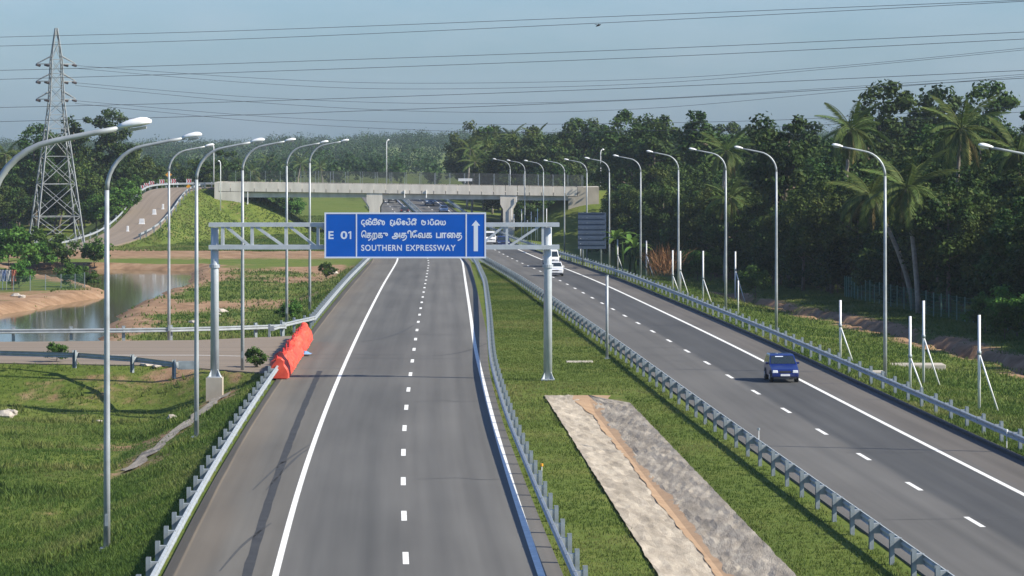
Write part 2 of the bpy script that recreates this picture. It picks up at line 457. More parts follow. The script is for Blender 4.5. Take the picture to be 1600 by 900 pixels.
edgeRL = lambda Y: lineRL(Y) - np.interp(Y, [0, 400, 470, 600], [.65, .65, .3, .2])
edgeR = lambda Y: lineRR(Y) + shR(Y)
railRR = lambda Y: edgeR(Y) + .42

# slip road on the left
slip_near = lambda X: np.interp(X, [-120, -35, -20, -14, -11], [204, 201.5, 198, 192, 190])
slip_far = lambda X: np.interp(X, [-120, -32, -20, -14, -11], [221, 221, 223, 228, 231])
SLIP_X0 = -120.0
# road climbing to the bridge on the left and embankment behind the bridge on the right
appr_pts = [(-75, 488, -3), (-64, 494, -2.9), (-59.5, 505, -2.2), (-57.6, 520, -1.1), (-56.9, 540, 1.05), (-56.7, 558, 3.4), (-56, 570, 4.45), (-53.2, 576.8, 4.7), (-48, 577.2, 4.7)]
_old = [(-75, 498, -2.9), (-66, 512, -2.7), (-60.5, 528, -1.3), (-58.3, 545, .9), (-57.0, 560, 3.0), (-55.2, 571, 4.3), (-52.4, 576.5, 4.65), (-48.0, 577.0, 4.7)]
def resample(pts, n):
    P = [Vector(p) for p in pts]
    out = []
    m = len(P)
    for k in range(n + 1):
        t = k / n * (m - 1); i = min(int(t), m - 2); u = t - i
        p0 = P[max(i - 1, 0)]; p1 = P[i]; p2 = P[i + 1]; p3 = P[min(i + 2, m - 1)]
        out.append(.5 * ((2 * p1) + (-p0 + p2) * u + (2 * p0 - 5 * p1 + 4 * p2 - p3) * u * u + (-p0 + 3 * p1 - 3 * p2 + p3) * u ** 3))
    return out
appr = resample(appr_pts, 48)
emb_r = resample([(14.0, 577, 4.3), (30, 578, 4.6), (60, 585, 5), (110, 600, 5)], 40)
pond_poly = [(-110, 262), (-33.5, 268), (-34.5, 285), (-36, 300), (-38.2, 340), (-38.0, 372), (-37.4, 391), (-41.0, 434), (-51, 440), (-62, 438), (-52, 405), (-43.5, 376), (-41.8, 366), (-43.2, 356), (-45, 345), (-46.8, 331), (-47, 316), (-60, 308), (-110, 300)]
def poly_sd(X, Y, poly):
    inside = np.zeros(X.shape, bool); dm = np.full(X.shape, 1e9)
    n = len(poly)
    for i in range(n):
        x0, y0 = poly[i]; x1, y1 = poly[(i + 1) % n]
        ex, ey = x1 - x0, y1 - y0
        t = np.clip(((X - x0) * ex + (Y - y0) * ey) / (ex * ex + ey * ey), 0, 1)
        dm = np.minimum(dm, np.hypot(X - x0 - t * ex, Y - y0 - t * ey))
        c = ((y0 > Y) != (y1 > Y)) & (X < ex * (Y - y0) / (ey + 1e-12) + x0)
        inside ^= c
    return np.where(inside, -dm, dm)
ditchR = [(21.0, 335), (22.2, 316), (25.5, 286), (28.6, 257), (31.4, 218), (33.5, 190), (36, 150), (38, 110)]
dl0, dl1 = lambda Y: 1.63 + (176 - Y) * .0377, lambda Y: 5.61 + (176 - Y) * .0395   # edges of the lined median ditch
dlc = lambda Y: (dl0(Y) + dl1(Y)) / 2 + .2
TOE = resample([(-15.6, 186, 0), (-16.0, 175, 0), (-16.6, 158, 0), (-16.7, 151, 0)], 24)

def path_embank(X, Y, path, w, slope):
    h = np.full(X.shape, -99.0); best = np.full(X.shape, 1e9)
    for a, b in zip(path[:-1], path[1:]):
        ex, ey = b.x - a.x, b.y - a.y
        t = np.clip(((X - a.x) * ex + (Y - a.y) * ey) / (ex * ex + ey * ey), 0, 1)
        d = np.hypot(X - a.x - t * ex, Y - a.y - t * ey)
        zz = a.z + (b.z - a.z) * t - .12 - slope * np.maximum(0, d - w)
        h = np.where(d < best, zz, h); best = np.minimum(best, d)
    return h

def terrain(X, Y, want_soil=False):
    X = np.asarray(X, float); Y = np.asarray(Y, float)
    z0 = zr(Y)
    soil = .15 + .45 * (fbm(X, Y, 14) - .5)
    n1 = (fbm(X + 200, Y + 90, 9) - .5)
    XL, XR = edgeL(Y), edgeR(Y)
    # left side
    d = np.maximum(0, XL - X)
    field = np.interp(Y, [0, 195, 240, 560, 640, 720, 900, 1300, 2500, 6000], [-2.0, -2.0, -3.0, -3.0, -1.5, -.5, .5, 1, 2, 2]) + n1 * np.where(Y < 200, 1.0, .5)
    field = field + np.where(Y < 195, np.clip((-X - 24) * .035, 0, .8), 0)
    emb = z0 - .06 - .36 * np.maximum(0, d - .7)
    ds = np.maximum(0, np.maximum(slip_near(X) - Y, Y - slip_far(X)))
    slip = np.where(X < XL + 3, -.06 - .34 * np.maximum(0, ds - .5), -99)
    zl = np.maximum(np.maximum(field, emb), slip)
    near_app = (X > -130) & (X < 120) & (Y > 460) & (Y < 650)
    if near_app.any():
        ha = np.full(X.shape, -99.0)
        ha[near_app] = path_embank(X[near_app], Y[near_app], appr, 4.2, .62)
        zl = np.maximum(zl, ha)
        on = ha > field + .3
        soil = np.where(on, soil + .28 * fbm(X, Y, 8), soil)
    # right side
    dr = np.maximum(0, X - XR)
    zrr = z0 - .06 - .11 * np.clip(dr - 1.0, 0, 8) + n1 * .35 * np.clip(dr / 4 - .4, 0, 1)
    far_r = np.interp(Y, [0, 560, 700, 900, 1400, 2500, 6000], [0, 0, .3, .5, 1, 2, 2])
    zrr = zrr + np.clip((dr - 14) / 60, 0, 1) * (1.5 + far_r)
    dd = np.full(X.shape, 1e9)
    for (x0, y0), (x1, y1) in zip(ditchR[:-1], ditchR[1:]):
        ex, ey = x1 - x0, y1 - y0
        t = np.clip(((X - x0) * ex + (Y - y0) * ey) / (ex * ex + ey * ey), 0, 1)
        dd = np.minimum(dd, np.hypot(X - x0 - t * ex, Y - y0 - t * ey))
    wob = (vnoise(X, Y, 3.0) - .5) * .9
    zrr = zrr - 1.15 * np.clip(1 - (dd + wob - .5) / .9, 0, 1)
    soil = np.where((X > 10) & (dd < 3.2), soil + .95 * np.clip(1.25 - dd / 3.0, 0, 1) * np.clip(.35 + 1.3 * vnoise(X, Y, 6), 0, 1), soil)
    if near_app.any():
        hb = np.full(X.shape, -99.0)
        hb[near_app] = path_embank(X[near_app], Y[near_app], emb_r, 3.6, .62)
        zrr = np.maximum(zrr, hb)
    # median
    zm = z0 - .06 + .05 * n1
    inr = (Y < 176) & (X > dl0(Y)) & (X < dl1(Y))
    c = dlc(Y); a0 = dl0(Y); a1 = dl1(Y)
    v = np.where(X < c, (X - a0) / (c - a0), (a1 - X) / (a1 - c))
    dep = np.clip(v, 0, 1) * .42 * np.clip((176 - Y) / 6, 0, 1)
    zm = np.where(inr, zm - dep - .08, zm)
    soil = np.where((np.abs(Y - 177) < 3.5) & (X > .5) & (X < 6.8), soil + .22, soil)
    z = np.where(X < XL, zl, np.where(X > XR, zrr, zm))
    on_road = ((X >= XL) & (X <= edgeLR(Y))) | ((X >= edgeRL(Y)) & (X <= XR))
    z = np.where(on_road, z0 - .08, z)
    # pond
    pb = (X < -25) & (Y > 250) & (Y < 450)
    if pb.any():
        sd = poly_sd(X[pb], Y[pb], pond_poly) + (vnoise(X[pb], Y[pb], 4) - .5) * 1.6
        zp = z[pb]; sp_ = soil[pb]
        zp = np.where(sd < 2.6, np.minimum(zp, -4.6 + np.clip((sd + 1.2) / 3.8, 0, 1) * 1.7), zp)
        sp_ = np.where(sd < 5.0, sp_ + .75 * np.clip(1.4 - sd / 4.0, 0, 1), sp_)
        z[pb] = zp; soil[pb] = sp_
    # bare soil: dirt track, slip-road verge, worn patches on the left
    soil = np.where((X < XL - 3) & (np.abs(Y - 476 - 4 * np.sin(X / 17)) < 20) & (X > -80), soil + .2 + .42 * np.clip(1.6 - np.abs(Y - 478) / 14, 0, 1), soil)
    soil = np.where((X < XL) & (Y > 186) & (Y < 236), soil + .10, soil)
    soil = np.where((X < -14) & (np.abs(Y - 225) < 3), soil + .35, soil)
    for px, py, r, k in ((-24, 150, 3, .28), (-20, 158, 2.5, .4), (-22.5, 137, 3, .25), (-18.8, 168, 2.5, .5), (-19, 196, 1.0, .6), (-24, 128, 3, .15), (-31, 330, 7, .5), (-28, 392, 9, .45), (-24, 420, 10, .5), (-22, 300, 7, .35), (-75, 360, 12, .4), (-60, 345, 8, .5)):
        soil = soil + k * np.exp(-(((X - px) / (r * 1.6)) ** 2 + ((Y - py) / (r * 1.3)) ** 2))
    dT = np.full(X.shape, 1e9)
    for p in TOE:
        dT = np.minimum(dT, np.hypot(X - p.x, (Y - p.y)))
    soil = np.where(dT < 1.6, soil + .25, soil)
    soil = np.where((X < XL - 2) & (Y < 198), soil + .34 * np.clip((fbm(X + 17, Y * .55 + 3, 7) - .52) * 4, -.2, 1), soil)
    soil = np.where((X < XL - 3) & (Y > 232) & (Y < 450), soil + .32 * np.clip((fbm(X + 57, Y * .4 + 3, 9) - .45) * 4, -.2, 1), soil)
    # far hills
    far = np.clip((Y - 800) / 500, 0, 1)
    hill = 5 * fbm(X, Y, 420) - 5.5
    z = z + far * hill
    if want_soil: return z, soil, on_road
    return z

def gz(x, y): return float(terrain(np.array([x]), np.array([y]))[0])
def PX(px, py, z=0.0):
    """photo pixel -> place on a level at height z"""
    Y = FPX * (CAM_H - z) / (py - 215.0)
    return (px - 800.0) * Y / FPX, Y
def at_px(px, Y): return (px - 800.0) * Y / FPX

# ================================================================== SETTING
def grid_axis(segs):
    out = []
    for a, b, s in segs:
        out += list(np.arange(a, b, s))
    out.append(segs[-1][1]); return np.array(out)
gx = grid_axis([(-6000, -1000, 500), (-1000, -300, 60), (-300, -120, 12), (-120, -50, 2.5), (-50, -18, .9), (-18, 12, .55), (12, 45, .7), (45, 90, 3), (90, 300, 14), (300, 1000, 70), (1000, 6000, 500)])
gy = grid_axis([(-40, 80, 8), (80, 250, 1.0), (250, 450, 1.8), (450, 640, 2.6), (640, 900, 8), (900, 2600, 50), (2600, 9000, 400)])
GX, GY = np.meshgrid(gx, gy)
GZ, GS, _ = terrain(GX, GY, True)
nx, ny = len(gx), len(gy)
me = bpy.data.meshes.new('ground')
me.vertices.add(nx * ny)
me.vertices.foreach_set('co', np.stack([GX, GY, GZ], -1).ravel())
ii = (np.arange(ny - 1)[:, None] * nx + np.arange(nx - 1)[None, :]).ravel()
quads = np.stack([ii, ii + 1, ii + nx + 1, ii + nx], -1)
me.loops.add(quads.size); me.loops.foreach_set('vertex_index', quads.ravel())
me.polygons.add(len(quads)); me.polygons.foreach_set('loop_start', np.arange(len(quads)) * 4)
me.polygons.foreach_set('use_smooth', np.ones(len(quads), bool))
me.update(calc_edges=True)
a = me.attributes.new('soil', 'FLOAT', 'POINT'); a.data.foreach_set('value', GS.ravel())
me.materials.append(MT['ground'])
ground = tag(link('ground', me), kind='structure')

def sheet(name, rows, mat_, uvs=None, parent=None, skirt=0.0, kind='structure'):
    """rows: list of lists of (x,y,z); uvs the same shape"""
    nr, nc = len(rows), len(rows[0])
    vs = [p for r in rows for p in r]
    fs = [(i * nc + j, i * nc + j + 1, (i + 1) * nc + j + 1, (i + 1) * nc + j) for i in range(nr - 1) for j in range(nc - 1)]
    base = len(vs)
    if skirt:
        for side in (0, nc - 1):
            o = len(vs)
            for r in rows:
                x, y, z = r[side]; vs.append((x, y, z - skirt))
            for i in range(nr - 1):
                q = (i * nc + side, (i + 1) * nc + side, o + i + 1, o + i)
                fs.append(q if side == 0 else q[::-1])
    m = bpy.data.meshes.new(name); m.from_pydata(vs, [], fs); m.materials.append(mat_)
    if uvs is not None:
        fl = [u for r in uvs for u in r]
        full = fl + [(0, 0)] * (len(vs) - len(fl))
        if skirt:
            k = len(fl)
            for side in (0, nc - 1):
                for r in uvs: full[k] = r[side]; k += 1
        ul = m.uv_layers.new(name='road')
        for lp in m.loops: ul.data[lp.index].uv = full[lp.vertex_index]
    m.update()
    o = link(name, m, parent)
    if kind and parent is None: o['kind'] = kind
    return o

def carriageway(name, eL, eR, dash, y0, y1, mt, crown=0.0):
    rows = []; uvs = []
    Y = y0
    while Y <= y1:
        l, r, dsh = float(eL(Y)), float(eR(Y)), float(dash(Y))
        row = []; uv = []
        for k in range(9):
            x = l + (r - l) * k / 8
            row.append((x, Y, float(zr(Y)))); uv.append((x - dsh, Y))
        rows.append(row); uvs.append(uv); Y += 4 if Y < 500 else 8
    return sheet(name, rows, mt, uvs, skirt=.16)
roadL = carriageway('carriageway', edgeL, edgeLR, dashL, 60, 800, MT['roadL'])
roadL['label'] = 'grey asphalt carriageway running away under the blue sign'
roadR = carriageway('carriageway', edgeRL, edgeR, dashR, 60, 800, MT['roadR'])
roadR['label'] = 'grey asphalt carriageway carrying the oncoming cars'

def strip(name, xf, w, y0, y1, dz, mt, parent, step=4.0):
    rows = []
    n = max(1, int(math.ceil((y1 - y0) / step)))
    for i in range(n + 1):
        Y = y0 + (y1 - y0) * i / n
        x = float(xf(Y)); z = float(zr(Y)) + dz
        rows.append([(x - w / 2, Y, z), (x + w / 2, Y, z)])
    return sheet(name, rows, mt, None, parent)
for road, a_, b_, dsh in ((roadL, lineLL, lineLR, dashL), (roadR, lineRL, lineRR, dashR)):
    strip('edge_line', a_, .20, 62, 796, .005, MT['paint'], road)
    strip('edge_line', b_, .22, 62, 796, .005, MT['paint'], road)
    off = 105.7 if road is roadL else 115.8
    for k in range(-3, 55):
        y = off + 12 * k
        if y < 70 or y > 760: continue
        strip('lane_dash', dsh, .19, y, y + 3.1, .005, MT['paint'], road)
# tar seam on the left shoulder + tyre marks, painted shadow lines
rows = []
for i in range(46):
    Y = 95 + i * 2.2
    w = .30 + .02 * math.sin(i * 1.7) + .015 * math.sin(i * 4.1)
    x = float(lineLL(Y)) - 1.05 - .0 + .012 * math.sin(i * 2.3) + .012 * (Y - 150) * -.35
    rows.append([(x - w / 2, Y, float(zr(Y)) + .004), (x + w / 2, Y, float(zr(Y)) + .004)])
sheet('tar_seam', rows, MT['tar'], None, roadL)
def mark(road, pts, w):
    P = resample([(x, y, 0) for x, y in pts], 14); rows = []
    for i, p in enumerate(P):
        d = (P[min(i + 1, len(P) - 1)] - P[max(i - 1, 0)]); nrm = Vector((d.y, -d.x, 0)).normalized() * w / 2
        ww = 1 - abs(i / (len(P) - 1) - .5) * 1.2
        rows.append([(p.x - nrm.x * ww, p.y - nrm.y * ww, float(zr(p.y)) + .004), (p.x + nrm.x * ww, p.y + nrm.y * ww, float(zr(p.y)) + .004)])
    sheet('tyre_and_shadow_mark', rows, MT['tyre_shadow'], None, road)
MT['tyre_shadow'] = mat('tyre_and_shadow_mark', (.06, .06, .057), .8, 0, .2, 1.0)  # one colour for real skid marks and the painted shadow lines
mark(roadL, [(-9.6, 128), (-9.3, 137), (-8.9, 143), (-8.6, 147)], .13)
mark(roadL, [(-9.1, 128), (-8.95, 136), (-8.75, 142), (-8.5, 145)], .13)
mark(roadL, [(-8.8, 104), (-8.65, 110), (-8.4, 114), (-8.15, 117)], .13)
mark(roadL, [(-1.6, 222), (-2.9, 213), (-4.2, 209), (-5.5, 208)], .22)
mark(roadL, [(-9.8, 224), (-8.6, 228), (-7.6, 236), (-7.0, 246)], .22)
for Y_, u0, u1 in ((203, -3.3, -.3), (209, -3.3, -.4), (217, -3.2, .2), (226, -3.3, -.6), (236, -3.3, -.2), (262, -3.2, .4), (118, -3, 3.2), (143, -.5, 3.3)):  # dark strips standing in for thin pole shadows across the lanes
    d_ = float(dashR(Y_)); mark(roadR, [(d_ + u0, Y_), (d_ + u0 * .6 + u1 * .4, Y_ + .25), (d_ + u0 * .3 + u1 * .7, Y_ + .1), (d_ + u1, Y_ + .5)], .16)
for Y_, x0_, x1_ in ((205.5, -11.8, -3.0), (209.5, -12.2, -6.5), (196, -12, -8.2), (233, -8, -3.6), (171, -4.8, -1.4), (132, -3.6, .1)):  # same on this side: thin cast shadows painted as dark strips
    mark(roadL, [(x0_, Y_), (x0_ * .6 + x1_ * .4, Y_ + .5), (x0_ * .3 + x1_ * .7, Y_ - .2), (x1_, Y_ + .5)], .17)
# kerb beside the right shoulder
kb = MB(); Ys = [84 + 6 * i for i in range(78)]
vs = []; fs = []
for i, Y in enumerate(Ys):
    e = float(edgeR(Y)); z = float(zr(Y))
    vs += [(e - .16, Y, z - .05), (e - .16, Y, z + .12), (e + .06, Y, z + .12), (e + .06, Y, z - .1)]
for i in range(len(Ys) - 1):
    for k in range(3): fs.append((i * 4 + k, i * 4 + k + 1, i * 4 + 5 + k, i * 4 + 4 + k))
fs.append((0, 1, 2, 3))
kb.add(vs, fs); kb.obj('kerb', MT['tar'], roadR)

# slip road
rows = []; uvs = []
for i in range(60):
    X = -10.6 - i * 1.9
    a0, a1 = float(slip_near(X)), float(slip_far(X))
    XLm = float(edgeL((a0 + a1) / 2))
    r = []; u = []
    for k in range(7):
        Y = a0 + (a1 - a0) * k / 6
        x = min(X, float(edgeL(Y)) - .01) if i == 0 else X
        if i == 0: x = float(edgeL(Y)) - .01
        r.append((min(x, float(edgeL(Y)) - .01), Y, -.004)); u.append((Y - 212, X))
    rows.append(r); uvs.append(u)
slip_road = sheet('slip_road', rows, MT['roadS'], uvs, skirt=.12)
slip_road['kind'] = 'structure'
rows = [[(-15 - i * 4, 207.2 - (4 if i < 1 else 0) * .3, .002), (-15 - i * 4, 207.42 - (4 if i < 1 else 0) * .3, .002)] for i in range(20)]
sheet('edge_line', rows, MT['paint'], None, slip_road)

# approach road to the bridge
rows = []; uvs = []
for i, p in enumerate(appr):
    d = appr[min(i + 1, len(appr) - 1)] - appr[max(i - 1, 0)]
    nrm = Vector((d.y, -d.x, 0)).normalized()
    r = []; u = []
    for k in range(5):
        s = (k / 4 - .5) * 7.0
        q = p + nrm * s; r.append((q.x, q.y, p.z + .01)); u.append((s, i * 2.2))
    rows.append(r); uvs.append(u)
approach = sheet('approach_road', rows, MT['roadS'], uvs, skirt=.3)

# pond
wv = [(-120, 255, -3.72), (-30, 255, -3.72), (-30, 446, -3.72), (-120, 446, -3.72)]
pond = MB().add(wv, [(0, 1, 2, 3)]).obj('pond_water', MT['water']); tag(pond, kind='structure')

# lined median ditch
rows = [[], []]
L_, R_, S_ = [], [], []
NR = 250
jit = np.random.default_rng(21).normal(size=(NR, 40)) * .016
jit[1:-1] = jit[1:-1] * .6 + (jit[:-2] + jit[2:]) * .25
for i in range(NR):
    Y = 80 + i * 95.6 / (NR - 1)
    fade = min(1, max(0, (175.5 - Y) / 6)); z0 = float(zr(Y))
    a0, a1, c = float(dl0(Y)), float(dl1(Y)), float(dlc(Y))
    if Y > 170.5: a1 = a1 - (Y - 170.5) * .35
    wob = .02 * jit[i, 39] / .016
    zc = z0 - .42 * fade - .05
    n = 11
    L_.append([(a0 + wob + (c - a0 - wob) * k / n, Y, z0 - .02 + (zc - z0 + .02) * k / n + (jit[i, k] + .012 * math.sin(Y * .8 + k) if 0 < k < n else 0)) for k in range(n + 1)])
    R_.append([(c + (a1 + wob - c) * k / n, Y, zc + (z0 - .02 - zc) * k / n + (jit[i, k + 14] + .012 * math.sin(Y * .7 + k) if 0 < k < n else 0)) for k in range(n + 1)])
    w = .24 + .06 * math.sin(Y * .21) + .04 * math.sin(Y * .6) + .03 * math.sin(Y * 1.9) + 1.2 * abs(jit[i, 38]) + max(0, (Y - 168) * .12)
    S_.append([(c - w, Y, zc + w * .24 * fade + .012), (c, Y, zc + .03), (c + w * 1.1, Y, zc + w * .24 * fade + .012)])
drain = empty('median_drain', (3.6, 171, 0), 'stone lined drainage ditch in the grass median with orange silt', 'ditch')
def under(o, par):
    o.parent = par; o.location = -Vector(par.location)
    if 'kind' in o: del o['kind']
    return o
under(sheet('lining_slope', L_, MT['stone']), drain)
under(sheet('lining_slope', R_, MT['stone']), drain)
under(sheet('silt', S_, MT['silt']), drain)

# toe drain on the left slope
rows = []
for i, p in enumerate(TOE):
    hw_ = .42 + .14 * math.sin(i * 1.3) + .1 * math.sin(i * 3.1)
    zz = [gz(p.x + dx, p.y) + .06 + .05 * math.sin(i * 2.2 + dx) for dx in (-hw_, 0, hw_)]
    rows.append([(p.x - hw_, p.y, zz[0]), (p.x, p.y, zz[1]), (p.x + hw_, p.y, zz[2])])
td = sheet('toe_drain', rows, MT['stone']); del td['kind']
tag(td, 'rough stone drain at the foot of the left grass slope', 'ditch')

# ================================================================== GUARD RAILS
def wbeam(mb, path, side):
    """path: list of Vector at ground; side +1: face looks to +x"""
    prof = [(0, .47), (.075, .50), (.075, .555), (.015, .60), (.015, .63), (.075, .675), (.075, .73), (0, .76), (-.012, .76), (.05, .72), (.05, .685), (-.005, .635), (-.005, .595), (.05, .545), (.05, .51), (-.012, .47)]
    n = len(prof); vs = []; fs = []
    for i, p in enumerate(path):
        d = path[min(i + 1, len(path) - 1)] - path[max(i - 1, 0)]
        nr = Vector((d.y, -d.x, 0)).normalized() * side
        for o, h in prof: vs.append(p + nr * o + Vector((0, 0, h)))
    for i in range(len(path) - 1):
        for k in range(n):
            k2 = (k + 1) % n
            fs.append((i * n + k, i * n + k2, (i + 1) * n + k2, (i + 1) * n + k))
    fs.append(tuple(range(n))); fs.append(tuple(range(len(path) * n - 1, (len(path) - 1) * n - 1, -1)))
    mb.add(vs, fs)
pm = MB()
pm.box((0, .065, .40), (.20, .018, 1.02)); pm.box((-.095, 0, .40), (.018, .13, 1.02)); pm.box((.095, 0, .40), (.018, .13, 1.02))
POST = pm.mesh('guard_post', MT['galv_dull'])
sm_ = MB(); sm_.box((0, 0, .62), (.16, .24, .32))
SPACER = sm_.mesh('spacer_block', MT['galv'])
def guardrail(name, label, pathf, side, y0, y1, group, near_split=330, gap=4.0, ends=True):
    path = [Vector((float(pathf(Y)), Y, float(zr(Y)))) for Y in np.arange(y0, y1 + .1, 4.0)]
    L = path[0].copy()
    e = empty(name, L, label, 'guardrail', group)
    mb = MB(); wbeam(mb, [p - L for p in path], side)
    mb.obj('beam', MT['galv'], e)
    far = MB()
    for i, p in enumerate(path):
        d = path[min(i + 1, len(path) - 1)] - path[max(i - 1, 0)]
        ang = math.atan2(-d.x, d.y)
        nr = Vector((d.y, -d.x, 0)).normalized() * side
        q = p - L - nr * .27
        if p.y < near_split:
            o = link('post', POST, e, q, (0, 0, ang + (math.pi / 2 if side < 0 else -math.pi / 2)))
            link('spacer', SPACER, o, (0, .19, 0))
        else:
            far.box(q + Vector((0, 0, .4)), (.15, .13, 1.0), ang)
            far.box(q + nr * .16 + Vector((0, 0, .62)), (.2, .16, .3), ang)
    if far.v:
        tag(far.obj('far_posts', MT['galv_dull'], e), kind='stuff')
    return e
g = 'steel guardrails along the expressway'
guardrail('guardrail', 'bright steel guardrail along the left shoulder nearest the camera', lambda Y: edgeL(Y) + .04, 1, 84, 191, g)
guardrail('guardrail', 'steel guardrail along the left shoulder beyond the orange sheeting', lambda Y: edgeL(Y) + .04, 1, 243, 700, g)
guardrail('guardrail', 'steel guardrail between the median grass and the left carriageway', railM, -1, 82, 760, g)
guardrail('guardrail', 'steel guardrail between the median ditch and the oncoming lanes seen from behind', railMR, 1, 82, 760, g)
guardrail('guardrail', 'steel guardrail beside the far right shoulder and roadside poles', railRR, -1, 84, 740, g)

def poly_guard(name, label, pts, side, group, zoff=0.0, gap=4.0, terminal=False):
    P = resample(pts, max(4, int(sum((Vector(a) - Vector(b)).length for a, b in zip(pts[:-1], pts[1:])) / gap)))
    L = P[0].copy()
    e = empty(name, L, label, 'guardrail', group)
    mb = MB(); wbeam(mb, [p - L for p in P], side); mb.obj('beam', MT['galv'], e)
    for i, p in enumerate(P):
        d = P[min(i + 1, len(P) - 1)] - P[max(i - 1, 0)]
        ang = math.atan2(-d.x, d.y); nr = Vector((d.y, -d.x, 0)).normalized() * side
        o = link('post', POST, e, p - L - nr * .27, (0, 0, ang + (math.pi / 2 if side < 0 else -math.pi / 2)))
        link('spacer', SPACER, o, (0, .19, 0))
    if terminal:
        MB().box(P[-1] - L + Vector((.55, .05, .60)), (1.2, .16, .46), .1).obj('end_terminal', MT['galv_dull'], e)
    return e
poly_guard('guardrail', 'steel guardrail on the near side of the slip road with end terminal', [(-60, 202.6, 0), (-46, 201.5, 0), (-30, 199.6, 0), (-23, 196, 0), (-18.4, 190.5, -.1)], -1, 'slip road guardrails', gap=6.5, terminal=True)
poly_guard('guardrail', 'bright steel guardrail on the far side of the slip road by the pond', [(-62, 221.2, 0), (-45, 221.3, 0), (-32, 221.7, 0), (-22, 223.6, 0), (-15.0, 228.5, -.05)], 1, 'slip road guardrails')
def offs(path, s):
    out = []
    for i, p in enumerate(path):
        d = path[min(i + 1, len(path) - 1)] - path[max(i - 1, 0)]
        out.append(p + Vector((d.y, -d.x, 0)).normalized() * s)
    return out
apl = offs(appr, -3.7); apr = offs(appr, 3.7)
poly_guard('guardrail', 'pale guardrail on the outer left side of the climbing approach road', [tuple(p) for p in apl[2::5]], 1, 'approach road guardrails')
poly_guard('guardrail', 'guardrail on the inner right side of the climbing approach road', [tuple(p) for p in apr[14:45:5]], -1, 'approach road guardrails')
# short connecting rail from the slip road gap to the shoulder rail
poly_guard('guardrail', 'short bent guardrail joining the shoulder rail behind the orange sheeting', [(-15.6, 226.0, -.05), (-15.0, 233, -.1), (-14.3, 239, -.2), (-13.9, 243, -.25)], 1, 'slip road guardrails')

# ================================================================== STREET LAMPS
def make_lamp_meshes():
    H_ = 12.6
    pts = [(0, 0, 0), (0, 0, 3), (0, 0, 7), (0, 0, H_ - 1.75)]
    rad = [.105, .10, .085, .07]
    pole = MB().tube(pts, rad, 10).mesh('pole', MT['galv'], True)
    ap = []
    for k in range(9):
        t = k / 8 * math.radians(80)
        ap.append((1.35 * (1 - math.cos(t)), 0, H_ - 1.75 + 1.35 * math.sin(t)))
    ap += [(ap[-1][0] + .75, 0, ap[-1][2] + .15), (ap[-1][0] + 1.25, 0, ap[-1][2] + .24)]
    arm = MB().tube(ap, [.07 - .002 * i for i in range(len(ap))], 10).mesh('arm', MT['galv'], True)
    ex, ez = ap[-1][0], ap[-1][2]
    # luminaire: long shell, wider towards the tip
    hm = MB(); sec = [(-.10, .045, .045), (.0, .085, .08), (.13, .125, .11), (.30, .135, .12), (.42, .11, .095), (.50, .04, .04)]
    n = 12; vs = []; fs = []
    for i, (s, w, h) in enumerate(sec):
        for k in range(n):
            t = 2 * math.pi * k / n
            zz = math.sin(t) * h
            if zz < 0: zz *= .35
            vs.append((ex + s, math.cos(t) * w, ez + .02 + s * .16 + zz))
    for i in range(len(sec) - 1):
        for k in range(n): fs.append((i * n + k, (i + 1) * n + k, (i + 1) * n + (k + 1) % n, i * n + (k + 1) % n))
    fs.append(tuple(range(n))); fs.append(tuple(range(len(sec) * n - 1, (len(sec) - 1) * n - 1, -1)))
    hm.add(vs, fs); head = hm.mesh('lamp_head', MT['lamp_white'], True)
    lz = MB(); vs = []
    for (s, w) in ((.09, .08), (.28, .10), (.41, .07)):
        vs += [(ex + s, -w, ez - .035 + s * .16), (ex + s, w, ez - .035 + s * .16), (ex + s, w * .6, ez - .085 + s * .16), (ex + s, -w * .6, ez - .085 + s * .16)]
    f = []
    for i in range(2):
        for k in range(4): f.append((i * 4 + k, i * 4 + (k + 1) % 4, i * 4 + 4 + (k + 1) % 4, i * 4 + 4 + k))
    f += [(3, 2, 1, 0), (8, 9, 10, 11)]
    lens = lz.add(vs, f).mesh('lamp_lens', MT['lens'])
    base = MB().box((0, 0, .03), (.42, .42, .06)).box((0, -.11, .9), (.10, .03, .35)).mesh('base_plate', MT['galv_dull'])
    return pole, arm, head, lens, base
LP, LA, LH, LN, LB = make_lamp_meshes()
def lamp(x, y, z, rz, label, group, sc=1.0):
    e = empty('street_lamp', (x, y, z), label, 'street lamp', group, rz)
    e.scale = (sc, sc, sc)
    link('pole', LP, e); link('arm', LA, e); h = link('lamp_head', LH, e); link('lens', LN, h); link('base_plate', LB, e)
    return e
# left row: (pole px, base py)
left_l = [(-16, None, 66), (167, 858, None), (307, 683, None), (379, 580, None), (448, 505, None), (484, 486, None)]
for i, (px, py, Y) in enumerate(left_l):
    if Y is None:
        X, Y = PX(px, py, 0.0)
        for _ in range(4):
            X, Y = PX(px, py, gz(X, Y))
    else: X = at_px(px, Y)
    z = gz(X, Y)
    tall = {0: 13.4, 1: 13.2, 2: 13.0, 3: 13.0, 4: 12.8, 5: 12.9}[i] - z
    lamp(X, Y, z - .02, 0, 'tall curved street lamp on the left verge, %s from the camera' % ORD[i], 'street lamps on the left verge', tall / 12.55)
X, Y = at_px(264, 223.5), 223.5
lamp(X, Y, gz(X, Y), .15, 'street lamp standing behind the slip road guardrail', 'slip road street lamps', 1.02)
right_l = [(1640, None, 143), (1383, 590, None), (1213, 517, None), (1134, 485, None), (1060, 455, None), (1001, 432, None), (952, 416, None), (917, 405, None), (882, 394.5, None), (849, 383, None), (820, 374, None), (797, 367, None)]
heads = [226, 227, 231, 234, 238, 242, 245, 249, 253, 253.5, 253, 251]
